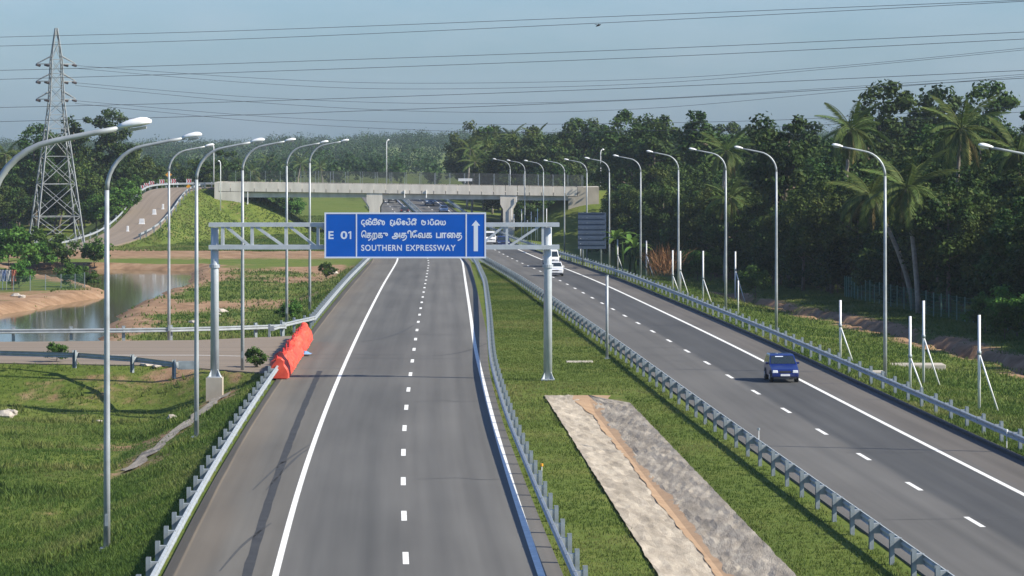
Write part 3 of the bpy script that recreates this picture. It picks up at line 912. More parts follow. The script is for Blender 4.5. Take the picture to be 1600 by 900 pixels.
for i, (px, py, Y) in enumerate(right_l):
    if Y is None:
        Ys = np.arange(120, 640, .25)
        Xs = (px - 800) * Ys / FPX
        zz = terrain(Xs, Ys)
        k = int(np.argmin(np.abs(215 + (CAM_H - zz) * FPX / Ys - py))); Y = float(Ys[k])
    X = at_px(px, Y); z = gz(X, Y)
    top = CAM_H - (heads[i] - 4 - 215) * Y / FPX
    lamp(X, Y, z - .02, math.pi, 'tall curved street lamp on the right verge, %s from the camera' % ORD[i], 'street lamps on the right verge', max(.9, min(1.06, (top - z) / 12.62)))

# ================================================================== SIGN GANTRY
GYp = 187.0
gxl, gxr = at_px(335.5, GYp), at_px(856, GYp)
ga = empty('sign_gantry', (gxr, GYp, float(zr(GYp)) - .05), 'grey steel gantry spanning the left carriageway and carrying a sign', 'gantry')
gl = Vector(ga.location)
zc_hi = CAM_H - (351 - 215) * GYp / FPX; zc_lo = CAM_H - (386 - 215) * GYp / FPX
def gp(n, mb, m, sm=False, par=None): return mb.obj(n, m, par or ga, -gl, sm)
for x, zb in ((gxr, -.06), (gxl, .08)):
    mb = MB(); mb.tube([(x, GYp, zb), (x, GYp, 6.0), (x, GYp, zc_hi - .15)], [.235, .215, .205], 16)
    col_ = gp('column', mb, MT['gantry'], True)
    f = MB(); f.tube([(x, GYp, 6.02), (x, GYp, 6.10)], .29, 16); f.tube([(x, GYp, 6.12), (x, GYp, 6.19)], .29, 16)
    f.obj('flange', MT['gantry'], col_)
    b_ = MB(); b_.box((x, GYp, zb + .03), (.72, .72, .06))
    for k in range(4):
        an = k * math.pi / 2 + math.pi / 4; c_, s_ = math.cos(an), math.sin(an)
        b_.add([(x + c_ * .2, GYp + s_ * .2, zb + .06), (x + c_ * .46, GYp + s_ * .46, zb + .06), (x + c_ * .2, GYp + s_ * .2, zb + .5), (x + c_ * .2 - s_ * .02, GYp + s_ * .2 + c_ * .02, zb + .5), (x + c_ * .46 - s_ * .02, GYp + s_ * .46 + c_ * .02, zb + .06), (x + c_ * .2 - s_ * .02, GYp + s_ * .2 + c_ * .02, zb + .06)], [(0, 1, 2), (3, 4, 5), (1, 4, 3, 2), (0, 5, 4, 1), (0, 2, 3, 5)])
    b_.obj('base_plate', MT['gantry'], col_)
pl = MB(); pl.box((gxl, GYp, -.75), (.88, .88, 1.66)); gp('plinth', pl, MT['concrete'])
x0, x1 = at_px(327, GYp), at_px(874, GYp)
for dy in (-.34, .34):
    for zc, hgt in ((zc_hi, .21), (zc_lo, .23)):
        gp('chord', MB().box(((x0 + x1) / 2, GYp + dy, zc), (x1 - x0, .2, hgt)), MT['gantry'])
    vs_px = [348, 394, 447, 497, 548, 600, 650, 700, 745, 792, 848]
    for px in vs_px:
        gp('vertical_brace', MB().box((at_px(px, GYp), GYp + dy, (zc_hi + zc_lo) / 2), (.13, .12, zc_hi - zc_lo - .22)), MT['gantry'])
    for a_, b_ in zip(vs_px[:-1], vs_px[1:]):
        l = a_ < 600
        gp('diagonal_brace', MB().bar((at_px(a_ + 5, GYp), GYp + dy, zc_hi - .08 if l else zc_lo + .08), (at_px(b_ - 5, GYp), GYp + dy, zc_lo + .08 if l else zc_hi - .08), .11), MT['gantry'])
for px in vs_px[::2]:
    for zc in (zc_hi, zc_lo):
        gp('cross_tie', MB().box((at_px(px, GYp), GYp, zc), (.1, .5, .1)), MT['gantry'])
# ---- sign
SY = GYp - .62
sx0, sx1 = at_px(507, SY), at_px(759.5, SY)
sz1, sz0 = CAM_H - (332 - 215) * SY / FPX, CAM_H - (403.5 - 215) * SY / FPX
SW, SH = sx1 - sx0, sz1 - sz0
sg = empty('road_sign', (sx0, SY, sz0), 'large blue direction sign reading SOUTHERN EXPRESSWAY with white arrow', 'sign')
p_ = MB().box((SW / 2, 0, SH / 2), (SW, .06, SH)).obj('panel', MT['sign_blue'], sg)
bw = .085
bd = MB()
bd.box((SW / 2, -.036, bw / 2), (SW - .0, .016, bw)); bd.box((SW / 2, -.036, SH - bw / 2), (SW, .016, bw))
bd.box((bw / 2, -.036, SH / 2), (bw, .016, SH - 2 * bw)); bd.box((SW - bw / 2, -.036, SH / 2), (bw, .016, SH - 2 * bw))
bd.obj('border', MT['sign_white'], sg)
def sgx(px): return (px - 507) / 252.5 * SW
def sgz(py): return (403.5 - py) / 71.5 * SH
for px in (557, 728.5):
    MB().box((sgx(px), -.035, SH / 2), (.07, .014, SH - 2 * bw)).obj('divider', MT['sign_white'], sg)
ax = sgx(743.5)
MB().add([(ax - .115, -.034, sgz(392.5)), (ax + .115, -.034, sgz(392.5)), (ax + .115, -.034, sgz(352.5)), (ax + .235, -.034, sgz(352.5)), (ax, -.034, sgz(344.3)), (ax - .235, -.034, sgz(352.5)), (ax - .115, -.034, sgz(352.5))],
         [(0, 1, 2, 6), (5, 6, 2, 3, 4)]).obj('arrow', MT['sign_white'], sg)
for k in range(3):
    MB().box((SW * (.2 + .3 * k), .06, SH / 2), (.12, .07, SH * .9)).obj('back_rail', MT['galv_dull'], sg)
for k in range(4):
    MB().box((SW * (.1 + .266 * k), .15, SH / 2), (.1, .25, SH * .62)).obj('hanger', MT['galv_dull'], sg)

def text_mesh(txt, px0, px1, py_base, cap_px, name, bold=.0, space=1.0):
    cu = bpy.data.curves.new(name, 'FONT'); cu.body = txt; cu.size = 1.0; cu.offset = bold; cu.space_character = space
    cu.fill_mode = 'FRONT'
    o = bpy.data.objects.new(name, cu); COL.objects.link(o)
    dg = bpy.context.evaluated_depsgraph_get(); dg.update()
    m = bpy.data.meshes.new_from_object(o.evaluated_get(dg))
    bpy.data.objects.remove(o); bpy.data.curves.remove(cu)
    co = np.zeros(len(m.vertices) * 3); m.vertices.foreach_get('co', co); co = co.reshape(-1, 3)
    xa, xb = co[:, 0].min(), co[:, 0].max(); za, zb = co[:, 1].min(), co[:, 1].max()
    X0, X1 = sgx(px0), sgx(px1); Z0 = sgz(py_base); hh = cap_px / 71.5 * SH
    new = np.zeros_like(co)
    new[:, 0] = X0 + (co[:, 0] - xa) / (xb - xa) * (X1 - X0)
    new[:, 1] = -.034
    new[:, 2] = Z0 + (co[:, 1] - za) / (zb - za) * hh
    m.vertices.foreach_set('co', new.ravel()); m.materials.clear(); m.materials.append(MT['sign_white']); m.update()
    m.name = name
    return link('lettering', m, sg)
text_mesh('E', 513.2, 521.3, 373.5, 12.3, 'letter', .025)
text_mesh('0', 532.3, 542.6, 373.5, 12.3, 'number', .025)
def sp_(px, py): return (sgx(px), -.034, sgz(py))
MB().add([sp_(546.6, 373.5), sp_(548.9, 373.5), sp_(548.9, 361.2), sp_(547.2, 361.2), sp_(544.0, 363.2), sp_(544.6, 365.0), sp_(546.6, 363.9)], [(0, 1, 2, 6), (2, 3, 4, 5, 6)]).obj('lettering', MT['sign_white'], sg)
text_mesh('SOUTHERN', 564.5, 628, 392.0, 9.6, 'word', .02, 1.12)
text_mesh('EXPRESSWAY', 634.5, 712, 392.0, 9.6, 'word', .02, 1.12)

# hand-stroked letters (Sinhala and Tamil), units: x right, z up, body height 1
def arc(cx, cy, rx, ry, a0, a1, n=10):
    return [(cx + rx * math.cos(math.radians(a0 + (a1 - a0) * i / n)), cy + ry * math.sin(math.radians(a0 + (a1 - a0) * i / n))) for i in range(n + 1)]
SI = {
 'da': (.78, [arc(.42, .5, .36, .45, 55, 265) + [(.55, .12), (.62, .28), (.45, .38)], [(.40, .05), (.55, -.12), (.72, -.22), (.5, -.35)]]),
 'ka': (1.15, [arc(.2, .25, .17, .22, -60, 300), arc(.36, .5, .34, .45, 185, 20), arc(.85, .35, .27, .33, 150, -200), [(.55, .05), (.58, .5), (.62, .85)]]),
 'hal': (0, [arc(-.45, 1.12, .16, .14, 200, -60)]),
 'sha': (1.0, [arc(.3, .5, .27, .45, 40, 320), arc(.66, .5, .28, .45, 140, -140), [(.3, .5), (.68, .5)]]),
 'i': (0, [arc(-.5, .95, .33, .24, 175, 5)]),
 'ii': (0, [arc(-.5, .95, .33, .24, 175, -20), arc(-.22, 1.0, .1, .1, 0, 360)]),
 'nna': (1.35, [arc(.2, .28, .17, .23, -40, 320), arc(.4, .5, .37, .45, 180, 25), arc(.72, .42, .2, .4, 150, -60), arc(1.08, .4, .23, .38, 200, -120)]),
 'a': (1.05, [arc(.3, .62, .24, .33, 30, 290), arc(.35, .2, .3, .3, 100, 330), [(.62, .1), (.8, .45), (.78, .9)], arc(.8, .25, .17, .22, 90, -200), [(.4, -.05), (.5, -.3)]]),
 'dha': (.9, [arc(.42, .48, .38, .44, 120, 420), arc(.25, .38, .15, .17, -90, 230)]),
 'e': (.7, [arc(.36, .42, .3, .38, 20, 340), arc(.44, .42, .14, .17, 340, 20)]),
 'va': (.9, [arc(.42, .45, .38, .43, 150, 430), arc(.3, .25, .17, .2, 60, 330)]),
 'ga': (.95, [arc(.45, .48, .4, .42, 215, -30), arc(.2, .2, .15, .17, 90, 400), arc(.72, .22, .15, .17, 0, 320)]),
 'ma': (.95, [arc(.42, .42, .38, .4, 130, 420), arc(.24, .72, .17, .18, -60, 250), [(.4, .55), (.62, .5)]]),
 'aa': (.45, [arc(.1, .5, .24, .45, 75, -75)]),
 'ra': (.85, [arc(.4, .4, .34, .38, 130, 410), arc(.4, .98, .2, .14, 220, -20), [(.4, .8), (.4, .98)]]),
 'ya': (1.05, [arc(.25, .45, .2, .42, 110, 350), arc(.68, .42, .3, .4, 190, 440), [(.45, .35), (.5, .8)]]),
 'sp': (.75, []),
 # Tamil
 't_e': (.8, [arc(.42, .5, .34, .45, -60, 190), arc(.26, .25, .17, .22, 0, 360)]),
 't_tha': (1.0, [[(.12, .8), (.85, .8)], [(.4, .8), (.4, .1)], arc(.3, .25, .22, .25, 60, 300), arc(.62, .3, .26, .33, 110, -110), [(.55, 0), (.5, -.3), (.85, -.32)]]),
 't_ra': (1.0, [arc(.25, .5, .18, .35, 180, 0), [(.07, .5), (.07, 0)], [(.43, .5), (.43, 0)], arc(.62, .5, .19, .35, 180, 0), [(.81, .5), (.81, .05), (.5, -.05), (.5, -.3), (.95, -.33)]]),
 't_ku': (1.2, [[(.1, .8), (.8, .8)], [(.42, .8), (.42, .05)], arc(.3, .28, .2, .25, 60, 330), arc(.65, .4, .22, .28, 140, -90), arc(.75, .05, .4, .36, 60, -170)]),
 't_a': (1.35, [arc(.42, .3, .34, .33, 40, 330), arc(.42, .35, .15, .16, 0, 360), [(.7, .12), (1.0, .12)], arc(.62, .55, .3, .28, 150, 20), [(1.12, .85), (1.12, -.3)]]),
 't_thi': (1.1, [[(.12, .8), (.8, .8)], [(.4, .8), (.4, .1)], arc(.3, .25, .22, .25, 60, 300), arc(.62, .3, .24, .33, 110, -110), arc(.85, .85, .25, .3, 190, -20), [(.55, 0), (.5, -.3), (.85, -.32)]]),
 't_ee': (.85, [arc(.42, .55, .34, .42, -60, 200), arc(.26, .28, .17, .22, 0, 360), arc(.5, .95, .14, .14, 0, 360)]),
 't_va': (1.1, [arc(.3, .45, .24, .38, 20, 330), [(.52, .3), (.52, .05), (1.0, .05), (1.0, .8)], arc(.62, .55, .18, .25, 150, 0)]),
 't_ka': (.95, [[(.1, .8), (.82, .8)], [(.42, .8), (.42, .05)], arc(.3, .28, .2, .25, 60, 330), arc(.64, .35, .22, .3, 140, -100)]),
 't_pa': (.8, [[(.1, .85), (.1, .05), (.68, .05), (.68, .85)]]),
 't_aa': (.75, [[(.08, .05), (.08, .8), (.62, .8), (.62, .05)], [(.35, .8), (.35, .05)]]),
 't_ai': (1.2, [arc(.25, .35, .2, .3, 0, 360), arc(.6, .4, .2, .4, 180, 0), arc(.95, .35, .18, .33, 180, -120)]),
}
def stroke_text(seq, px0, px1, py_base, body_px, w_px, name):
    mb = MB(); cur = 0; polys = []
    for gname in seq:
        adv, strokes = SI[gname]
        for s in strokes: polys.append([(x + cur, y) for x, y in s])
        cur += adv + (.12 if adv else 0)
    X0, X1 = sgx(px0), sgx(px1); sc = (X1 - X0) / cur; hz = body_px / 71.5 * SH; zb = sgz(py_base); hw = w_px / 71.5 * SH / 2
    lay = 0
    for pl_ in polys:
        P = [(X0 + x * sc, zb + y * hz) for x, y in pl_]; n = len(P); vs = []
        lay += 1; yy = -.034 - .00012 * lay
        for i in range(n):
            dx = P[min(i + 1, n - 1)][0] - P[max(i - 1, 0)][0]; dz = P[min(i + 1, n - 1)][1] - P[max(i - 1, 0)][1]
            l = math.hypot(dx, dz) or 1
            nx_, nz_ = -dz / l * hw, dx / l * hw
            vs += [(P[i][0] + nx_, yy, P[i][1] + nz_), (P[i][0] - nx_, yy, P[i][1] - nz_)]
        mb.add(vs, [(2 * i, 2 * i + 1, 2 * i + 3, 2 * i + 2) for i in range(n - 1)])
    return mb.obj('lettering', MT['sign_white'], sg)
WL = 1.75
stroke_text(['da', 'ka', 'hal', 'sha', 'i', 'nna'], 564.5, 602, 351.5, 8.0, WL, 's1')
stroke_text(['a', 'dha', 'i', 'e', 'va', 'hal', 'ga', 'ii'], 609.5, 651.5, 351.5, 8.0, WL, 's2')
stroke_text(['ma', 'aa', 'ra', 'ga', 'ya'], 658.5, 697.5, 351.5, 8.0, WL, 's3')
def glyph_word(seq, px0, px1, py_base, unit_px):
    cache = []; cur = 0.0
    for ch in seq:
        cu = bpy.data.curves.new('g', 'FONT'); cu.body = ch; cu.fill_mode = 'FRONT'; cu.offset = .012
        o = bpy.data.objects.new('g', cu); COL.objects.link(o)
        dg = bpy.context.evaluated_depsgraph_get(); dg.update()
        m = bpy.data.meshes.new_from_object(o.evaluated_get(dg)); bpy.data.objects.remove(o); bpy.data.curves.remove(cu)
        vs = [(v.co.x, v.co.y) for v in m.vertices]; fs = [tuple(p.vertices) for p in m.polygons]; bpy.data.meshes.remove(m)
        x0 = min(v[0] for v in vs)
        vs = [(v[0] - x0 + cur, v[1]) for v in vs]; cache.append((vs, fs))
        if ch == '\u0ba4':
            T = [(.70, .22), (.68, .02), (.57, -.15), (.38, -.26), (.22, -.30)]; q = []
            for i_, (x, y) in enumerate(T):
                dx = T[min(i_ + 1, 4)][0] - T[max(i_ - 1, 0)][0]; dy = T[min(i_ + 1, 4)][1] - T[max(i_ - 1, 0)][1]; l = math.hypot(dx, dy)
                q += [(cur + x - dy / l * .05, y + dx / l * .05), (cur + x + dy / l * .05, y - dx / l * .05)]
            cache.append((q, [(2 * k, 2 * k + 1, 2 * k + 3, 2 * k + 2) for k in range(4)]))
        adv = max(v[0] for v in vs) - cur
        cur += adv + .08
        if ch in '\u0bbf': cur = cur
    W_ = cur - .08; X0, X1 = sgx(px0), sgx(px1); hz_ = unit_px / 71.5 * SH; zb = sgz(py_base); mb = MB()
    for k, (vs, fs) in enumerate(cache):
        for q, (ox, oy) in enumerate(((0, 0), (.022, 0), (-.022, 0), (0, .022), (0, -.022))):
            mb.add([(X0 + (x + ox) / W_ * (X1 - X0), -.034 - .0004 * (k * 5 + q), zb + (y + oy) * hz_) for x, y in vs], fs)
    mb.obj('lettering', MT['sign_white'], sg)
try:
    glyph_word('\u0bc6\u0ba4\u0bb1\u0b95\u0bc1', 564.5, 606, 371.5, 13.5)
    glyph_word('\u0b85\u0ba4\u0bbf\u0bc7\u0bb5\u0b95', 612.5, 675, 371.5, 13.5)
    glyph_word('\u0baa\u0bbe\u0bc8\u0ba4', 681.5, 722, 371.5, 13.5)
except Exception:
    stroke_text(['t_e', 't_tha', 't_ra', 't_ku'], 564.5, 606, 372.0, 10.2, WL, 't1')
    stroke_text(['t_a', 't_thi', 't_ee', 't_va', 't_ka'], 612.5, 675, 372.0, 10.2, WL, 't2')
    stroke_text(['t_pa', 't_aa', 't_ai', 't_tha'], 681.5, 722, 372.0, 10.2, WL, 't3')

# ================================================================== BRIDGE
BY = 570.0   # face of the bridge towards the camera
BW = 9.0
bs = FPX / BY
def bx(px): return (px - 800) / bs
def bz(py): return CAM_H - (py - 215) / bs
def deck_top(x):   # parapet top along the bridge
    return np.interp(x, [bx(335), bx(600), bx(935)], [bz(284.5), bz(288.0), bz(293.0)])
br = empty('overpass_bridge', (bx(600), BY, float(zr(BY))), 'pale concrete overpass crossing the expressway with parapets and piers', 'bridge')
bl = Vector(br.location)
def bp_(n, mb, m, par=None, sm=False):
    o = mb.obj(n, m, par or br, -bl if par is None else (0, 0, 0), sm); return o
pw = 1.48
xs = np.linspace(bx(341), bx(902), 31)
for fy in (BY, BY + BW - .3):
    for a_, b_ in zip(xs[:-1], xs[1:]):
        za, zb = float(deck_top(a_)), float(deck_top(b_)); g_ = .05
        m_ = MB(); y0, y1 = fy, fy + .3
        vs = [(a_ + g_, y0, za - pw), (b_ - g_, y0, zb - pw), (b_ - g_, y0, zb), (a_ + g_, y0, za), (a_ + g_, y1, za - pw), (b_ - g_, y1, zb - pw), (b_ - g_, y1, zb), (a_ + g_, y1, za)]
        m_.add(vs, [(0, 1, 2, 3), (7, 6, 5, 4), (0, 4, 5, 1), (3, 2, 6, 7), (0, 3, 7, 4), (1, 5, 6, 2)])
        bp_('parapet_panel', m_, MT['concrete_lt'])
m_ = MB()
for a_, b_ in zip(xs[:-1], xs[1:]):
    za, zb = float(deck_top(a_)), float(deck_top(b_)); y0, y1 = BY + .3, BY + BW - .3
    m_.add([(a_, y0, za - 1.35), (b_, y0, zb - 1.35), (b_, y1, zb - 1.35), (a_, y1, za - 1.35), (a_, y0, za - .95), (b_, y0, zb - .95), (b_, y1, zb - .95), (a_, y1, za - .95)], [(3, 2, 1, 0), (4, 5, 6, 7)])
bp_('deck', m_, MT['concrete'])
spans = [(bx(372), bx(578)), (bx(592), bx(786)), (bx(802), bx(888))]
for a_, b_ in spans:
    for k in range(5):
        yy = BY + .9 + k * 1.8
        z1 = min(float(deck_top(a_)), float(deck_top(b_))) - 1.36
        bp_('girder', MB().box(((a_ + b_) / 2, yy, z1 - .42), (b_ - a_, .55, .84)), MT['concrete_lt'])
for px in (585.0, 794.0):
    x = bx(px); zt = float(deck_top(x)) - pw - .02; z0 = float(zr(BY)) - .3
    poly = [(x - 1.3, zt - .0), (x - 1.3, zt - 1.5), (x - .85, zt - 2.3), (x - .85, z0), (x + .85, z0), (x + .85, zt - 2.3), (x + 1.3, zt - 1.5), (x + 1.3, zt - .0)]
    for yy in (BY + .1, BY + BW - 1.9):
        bp_('pier', MB().prism(poly, yy, yy + 1.5), MT['concrete_lt'])
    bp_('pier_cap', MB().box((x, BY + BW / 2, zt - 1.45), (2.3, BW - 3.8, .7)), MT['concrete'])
# abutments
xl = bx(343); zt = float(deck_top(xl))
poly = [(bx(335), zt + .05), (bx(335), zt - 4.5), (bx(376), zt - 4.5), (bx(376), zt - pw - .02), (bx(369), zt - pw - .02), (bx(369), zt - .05)]
bp_('abutment', MB().prism([(bx(335), zt - .02), (bx(335), zt - 4.0), (bx(377), zt - 5.5), (bx(377), zt - pw - .1), (bx(341.5), zt - pw - .1), (bx(341.5), zt - .02)], BY + .02, BY + BW), MT['concrete_lt'])
xr = bx(900); zt = float(deck_top(xr))
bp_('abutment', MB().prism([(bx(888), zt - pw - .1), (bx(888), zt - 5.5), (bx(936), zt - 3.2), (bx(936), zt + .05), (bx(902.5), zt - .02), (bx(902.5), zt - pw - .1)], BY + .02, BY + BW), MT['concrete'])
# fence on the parapet
fh = 1.95
fx = np.arange(bx(470), bx(932), 2.45)
for fy in (BY + .15, BY + BW - .15):
    for x in fx:
        zt = float(deck_top(x)); bp_('fence_post', MB().box((x, fy, zt + fh / 2), (.07, .07, fh)), MT['galv_dull'])
    for x0_, x1_ in zip(fx[:-1], fx[1:]):
        za, zb = float(deck_top(x0_)), float(deck_top(x1_)); m_ = MB()
        for h in (.03, fh - .02): m_.bar((x0_ + .04, fy, za + h), (x1_ - .04, fy, zb + h), .04)
        for k in range(1, 19):
            t = k / 19; x = x0_ + (x1_ - x0_) * t; z = za + (zb - za) * t
            m_.box((x, fy, z + fh / 2), (.022, .022, fh - .08))
        for k in range(1, 10):
            m_.bar((x0_ + .04, fy, za + fh * k / 10), (x1_ - .04, fy, zb + fh * k / 10), .02)
        bp_('fence_panel', m_, MT['net_grey'])
# low handrail on the left third
for x in np.arange(bx(345), bx(468), 2.45):
    zt = float(deck_top(x)); bp_('fence_post', MB().box((x, BY + .15, zt + fh / 2), (.06, .06, fh)), MT['galv_dull'])
    m_ = MB(); z2 = float(deck_top(x + 2.45))
    for k in range(0, 11): m_.bar((x + .03, BY + .15, zt + fh * k / 10 + .01), (x + 2.42, BY + .15, z2 + fh * k / 10 + .01), .02)
    for k in range(1, 12): m_.box((x + 2.45 * k / 12, BY + .15, zt + fh / 2), (.02, .02, fh - .06))
    bp_('fence_panel', m_, MT['net_grey'])
# drain pipes
for px, zt_, zb_ in ((387, 300, 316), (632, 297, 306), (666, 297, 306)):
    bp_('drain_pipe', MB().tube([(bx(px), BY - .1, bz(zt_)), (bx(px), BY - .1, bz(zb_))], .075, 8).tube([(bx(px) - .0, BY - .1, bz(zb_)), (bx(px) - .05, BY - .1, bz(zb_) - .3)], .13, 8), MT['post_white'])
bp_('drain_pipe', MB().tube([(bx(807), BY - .1, bz(307)), (bx(807), BY - .1, bz(315)), (bx(799), BY - .1, bz(325)), (bx(799), BY - .1, bz(345))], .08, 8), MT['post_white'])
bp_('notice_board', MB().box((bx(727), BY + .1, bz(281)), (2.3, .08, .45)).box((bx(727), BY + .1, bz(284.6)), (.08, .06, .3)), MT['post_white'])
# slim lamps standing on the bridge and by its ends
def slim_lamp(px, Y, ytop, ybot, label, face):
    zt_ = CAM_H - (ytop - 215) * Y / FPX; zb_ = CAM_H - (ybot - 215) * Y / FPX
    X = at_px(px, Y)
    e = empty('bridge_lamp', (X, Y, zb_), label, 'street lamp', 'slim lamps on the overpass')
    h = zt_ - zb_
    MB().tube([(0, 0, 0), (0, 0, h - .5), (face * .12, .1, h - .1), (face * .35, .2, h)], [.09, .075, .065, .05], 8).obj('pole', MT['post_white'], e, smooth=True)
    MB().tube([(face * .25, .2, h - .02), (face * .5, .25, h + .05), (face * .75, .3, h + .03)], [.08, .16, .06], 8).obj('lamp_head', MT['lamp_white'], e, smooth=True)
slim_lamp(604, BY + .2, 219, 289, 'slim white lamp rising from the middle of the overpass parapet', .6)
slim_lamp(938.5, BY + 7, 234, 291, 'slim white lamp at the right end of the overpass', .8)
slim_lamp(334, BY + 5, 226, 287, 'slim lamp left of the overpass abutment, shorter pole behind it', -.6)
slim_lamp(344.5, BY - 5, 252, 330, 'slim lamp in front of the left overpass abutment', -.6)

# ================================================================== PYLON + WIRES
PYY = 500.0
pxc = at_px(88, PYY)
pz0 = gz(pxc, PYY)
py_ = empty('electricity_pylon', (pxc, PYY, pz0), 'grey lattice electricity pylon with three pairs of arms', 'pylon')
ptop = CAM_H + (215 - 42) * PYY / FPX - pz0
def phw(h):   # half width
    return float(np.interp(h, [0, 9.5, 17.5, 21.5, 27.5, ptop], [3.6, 2.45, 1.45, 1.0, .75, .12]))
rot45 = math.radians(17)
def pc(h, k, f=1.0):
    w = phw(h) * f; sx, sy = ((-1, -1), (1, -1), (1, 1), (-1, 1))[k % 4]
    x, y = sx * w, sy * w
    return Vector((x * math.cos(rot45) - y * math.sin(rot45), x * math.sin(rot45) + y * math.cos(rot45), h))
lev = [0, 4.8, 9.5, 13.5, 17.5, 19.5, 21.5, 23.5, 25.5, 27.5, 30, ptop - .2]
for k in range(4):
    m_ = MB()
    for a_, b_ in zip(lev[:-1], lev[1:]): m_.bar(pc(a_, k), pc(b_, k), .18 if a_ < 17 else .14)
    m_.obj('leg', MT['steel_pylon'], py_)
    MB().box(pc(0, k) + Vector((0, 0, .1)), (.9, .9, .7)).obj('footing', MT['concrete'], py_)
for k in range(4):
    for a_, b_ in zip(lev[:-1], lev[1:]):
        m_ = MB(); w = .09 if a_ < 17 else .075
        if b_ - a_ > 3.9:
            m_.bar(pc(a_, k), pc(b_, k + 1), w); m_.bar(pc(a_, k + 1), pc(b_, k), w)
            mid = (pc(a_, k) + pc(b_, k + 1)) / 2
            m_.bar((pc(a_, k) + pc(b_, k)) / 2, (pc(a_, k) * .75 + pc(b_, k + 1) * .25), .08)
            m_.bar((pc(a_, k + 1) + pc(b_, k + 1)) / 2, (pc(a_, k + 1) * .75 + pc(b_, k) * .25), .08)
        else:
            m_.bar(pc(a_, k), pc(b_, k + 1), w); m_.bar(pc(a_, k + 1), pc(b_, k), w * .8)
        m_.bar(pc(b_, k), pc(b_, k + 1), w)
        m_.obj('bracing', MT['steel_pylon'], py_)
arm_tips = []
for py in (100, 127, 155):
    h = CAM_H + (215 - py) * PYY / FPX - pz0
    for s in (-1, 1):
        ax_ = Vector((math.cos(rot45), math.sin(rot45), 0)) * s
        tip = ax_ * 2.75 + Vector((0, 0, h))
        w = phw(h)
        m_ = MB()
        for dy in (-1, 1):
            root = ax_ * w + Vector((-math.sin(rot45), math.cos(rot45), 0)) * dy * w
            m_.bar(root + Vector((0, 0, h)), tip, .12); m_.bar(root + Vector((0, 0, h + 1.1)), tip + Vector((0, 0, .1)), .12)
        o = m_.obj('cross_arm', MT['steel_pylon'], py_)
        for t in (.12, 1.35):
            MB().tube([tip - ax_ * t + Vector((-.25, -.2, -.1)), tip - ax_ * t + Vector((.25, .2, -.25))], [.2, .2], 8).obj('insulator', MT['insul'], o)
        arm_tips.append(Vector((pxc, PYY, pz0)) + tip)

def wire(label, group, pts, Yl, Yr, r=.027):
    """pts in photo pixels, depth runs from Yl (left) to Yr (right)"""
    x0, x1 = pts[0][0], pts[-1][0]
    P = []
    for px, py in pts:
        t = (px - x0) / (x1 - x0); Y = Yl + (Yr - Yl) * t
        P.append((at_px(px, Y), Y, CAM_H + (215 - py) * Y / FPX))
    P = resample(P, 60)
    L = P[0].copy()
    o = MB().tube([p - L for p in P], r, 4).obj('power_line', MT['wire'], None, L)
    return tag(o, label, 'power line', group)
gA = 'power lines crossing the sky from the left'
straight = [
 ('topmost power line across the sky', [(-120, 61), (0, 58), (400, 47), (1000, 24), (1580, 1), (1750, -6)]),
 ('power line just below the topmost one', [(-120, 75), (0, 72), (400, 60), (1000, 33), (1600, 2), (1750, -6)]),
 ('upper line of the middle pair of power lines', [(-120, 113), (0, 110), (130, 106.5), (400, 98), (1000, 77), (1600, 50), (1750, 43)]),
 ('lower line of the middle pair of power lines', [(-120, 127), (0, 124), (400, 112), (1000, 90), (1600, 61), (1750, 53)]),
 ('power line crossing just above the lamp heads on the left', [(-120, 171), (0, 168), (400, 158), (1000, 137), (1600, 110), (1750, 103)]),
 ('lowest straight power line, passing behind the left lamp heads', [(-120, 193), (0, 190), (400, 179), (1000, 156), (1600, 122), (1750, 113)])]
for lab, pts in straight: wire(lab, gA, pts, 430, 330)
gB = 'sagging power lines strung from the pylon'
sag = [
 ('sagging power line from the top right arm of the pylon', 1, 0, [(400, 122), (640, 130), (1000, 124), (1300, 104), (1600, 75), (1700, 64)]),
 ('second sagging power line from the top right arm', 1, .4, [(400, 130), (640, 139), (1000, 131), (1300, 107), (1600, 78), (1700, 67)]),
 ('sagging power line from the middle right arm of the pylon', 3, 0, [(400, 152), (700, 162), (1000, 155), (1350, 134), (1600, 116), (1700, 107)]),
 ('second sagging power line from the middle right arm', 3, .4, [(400, 160), (700, 175), (1000, 170), (1350, 140), (1600, 119), (1700, 110)]),
 ('sagging power line from the bottom right arm of the pylon', 5, 0, [(400, 181), (650, 192), (850, 194), (1170, 189), (1400, 178), (1700, 160)]),
 ('lowest sagging power line from the bottom right arm', 5, .4, [(400, 189), (650, 203), (850, 207), (1170, 200), (1400, 188), (1700, 168)])]
for lab, ti, dz, pts in sag:
    t = arm_tips[ti]; px = 800 + t.x * FPX / t.y; py = 215 - (t.z - .2 - dz - CAM_H) * FPX / t.y
    wire(lab, gB, [(px, py)] + pts, t.y, 420, .024)

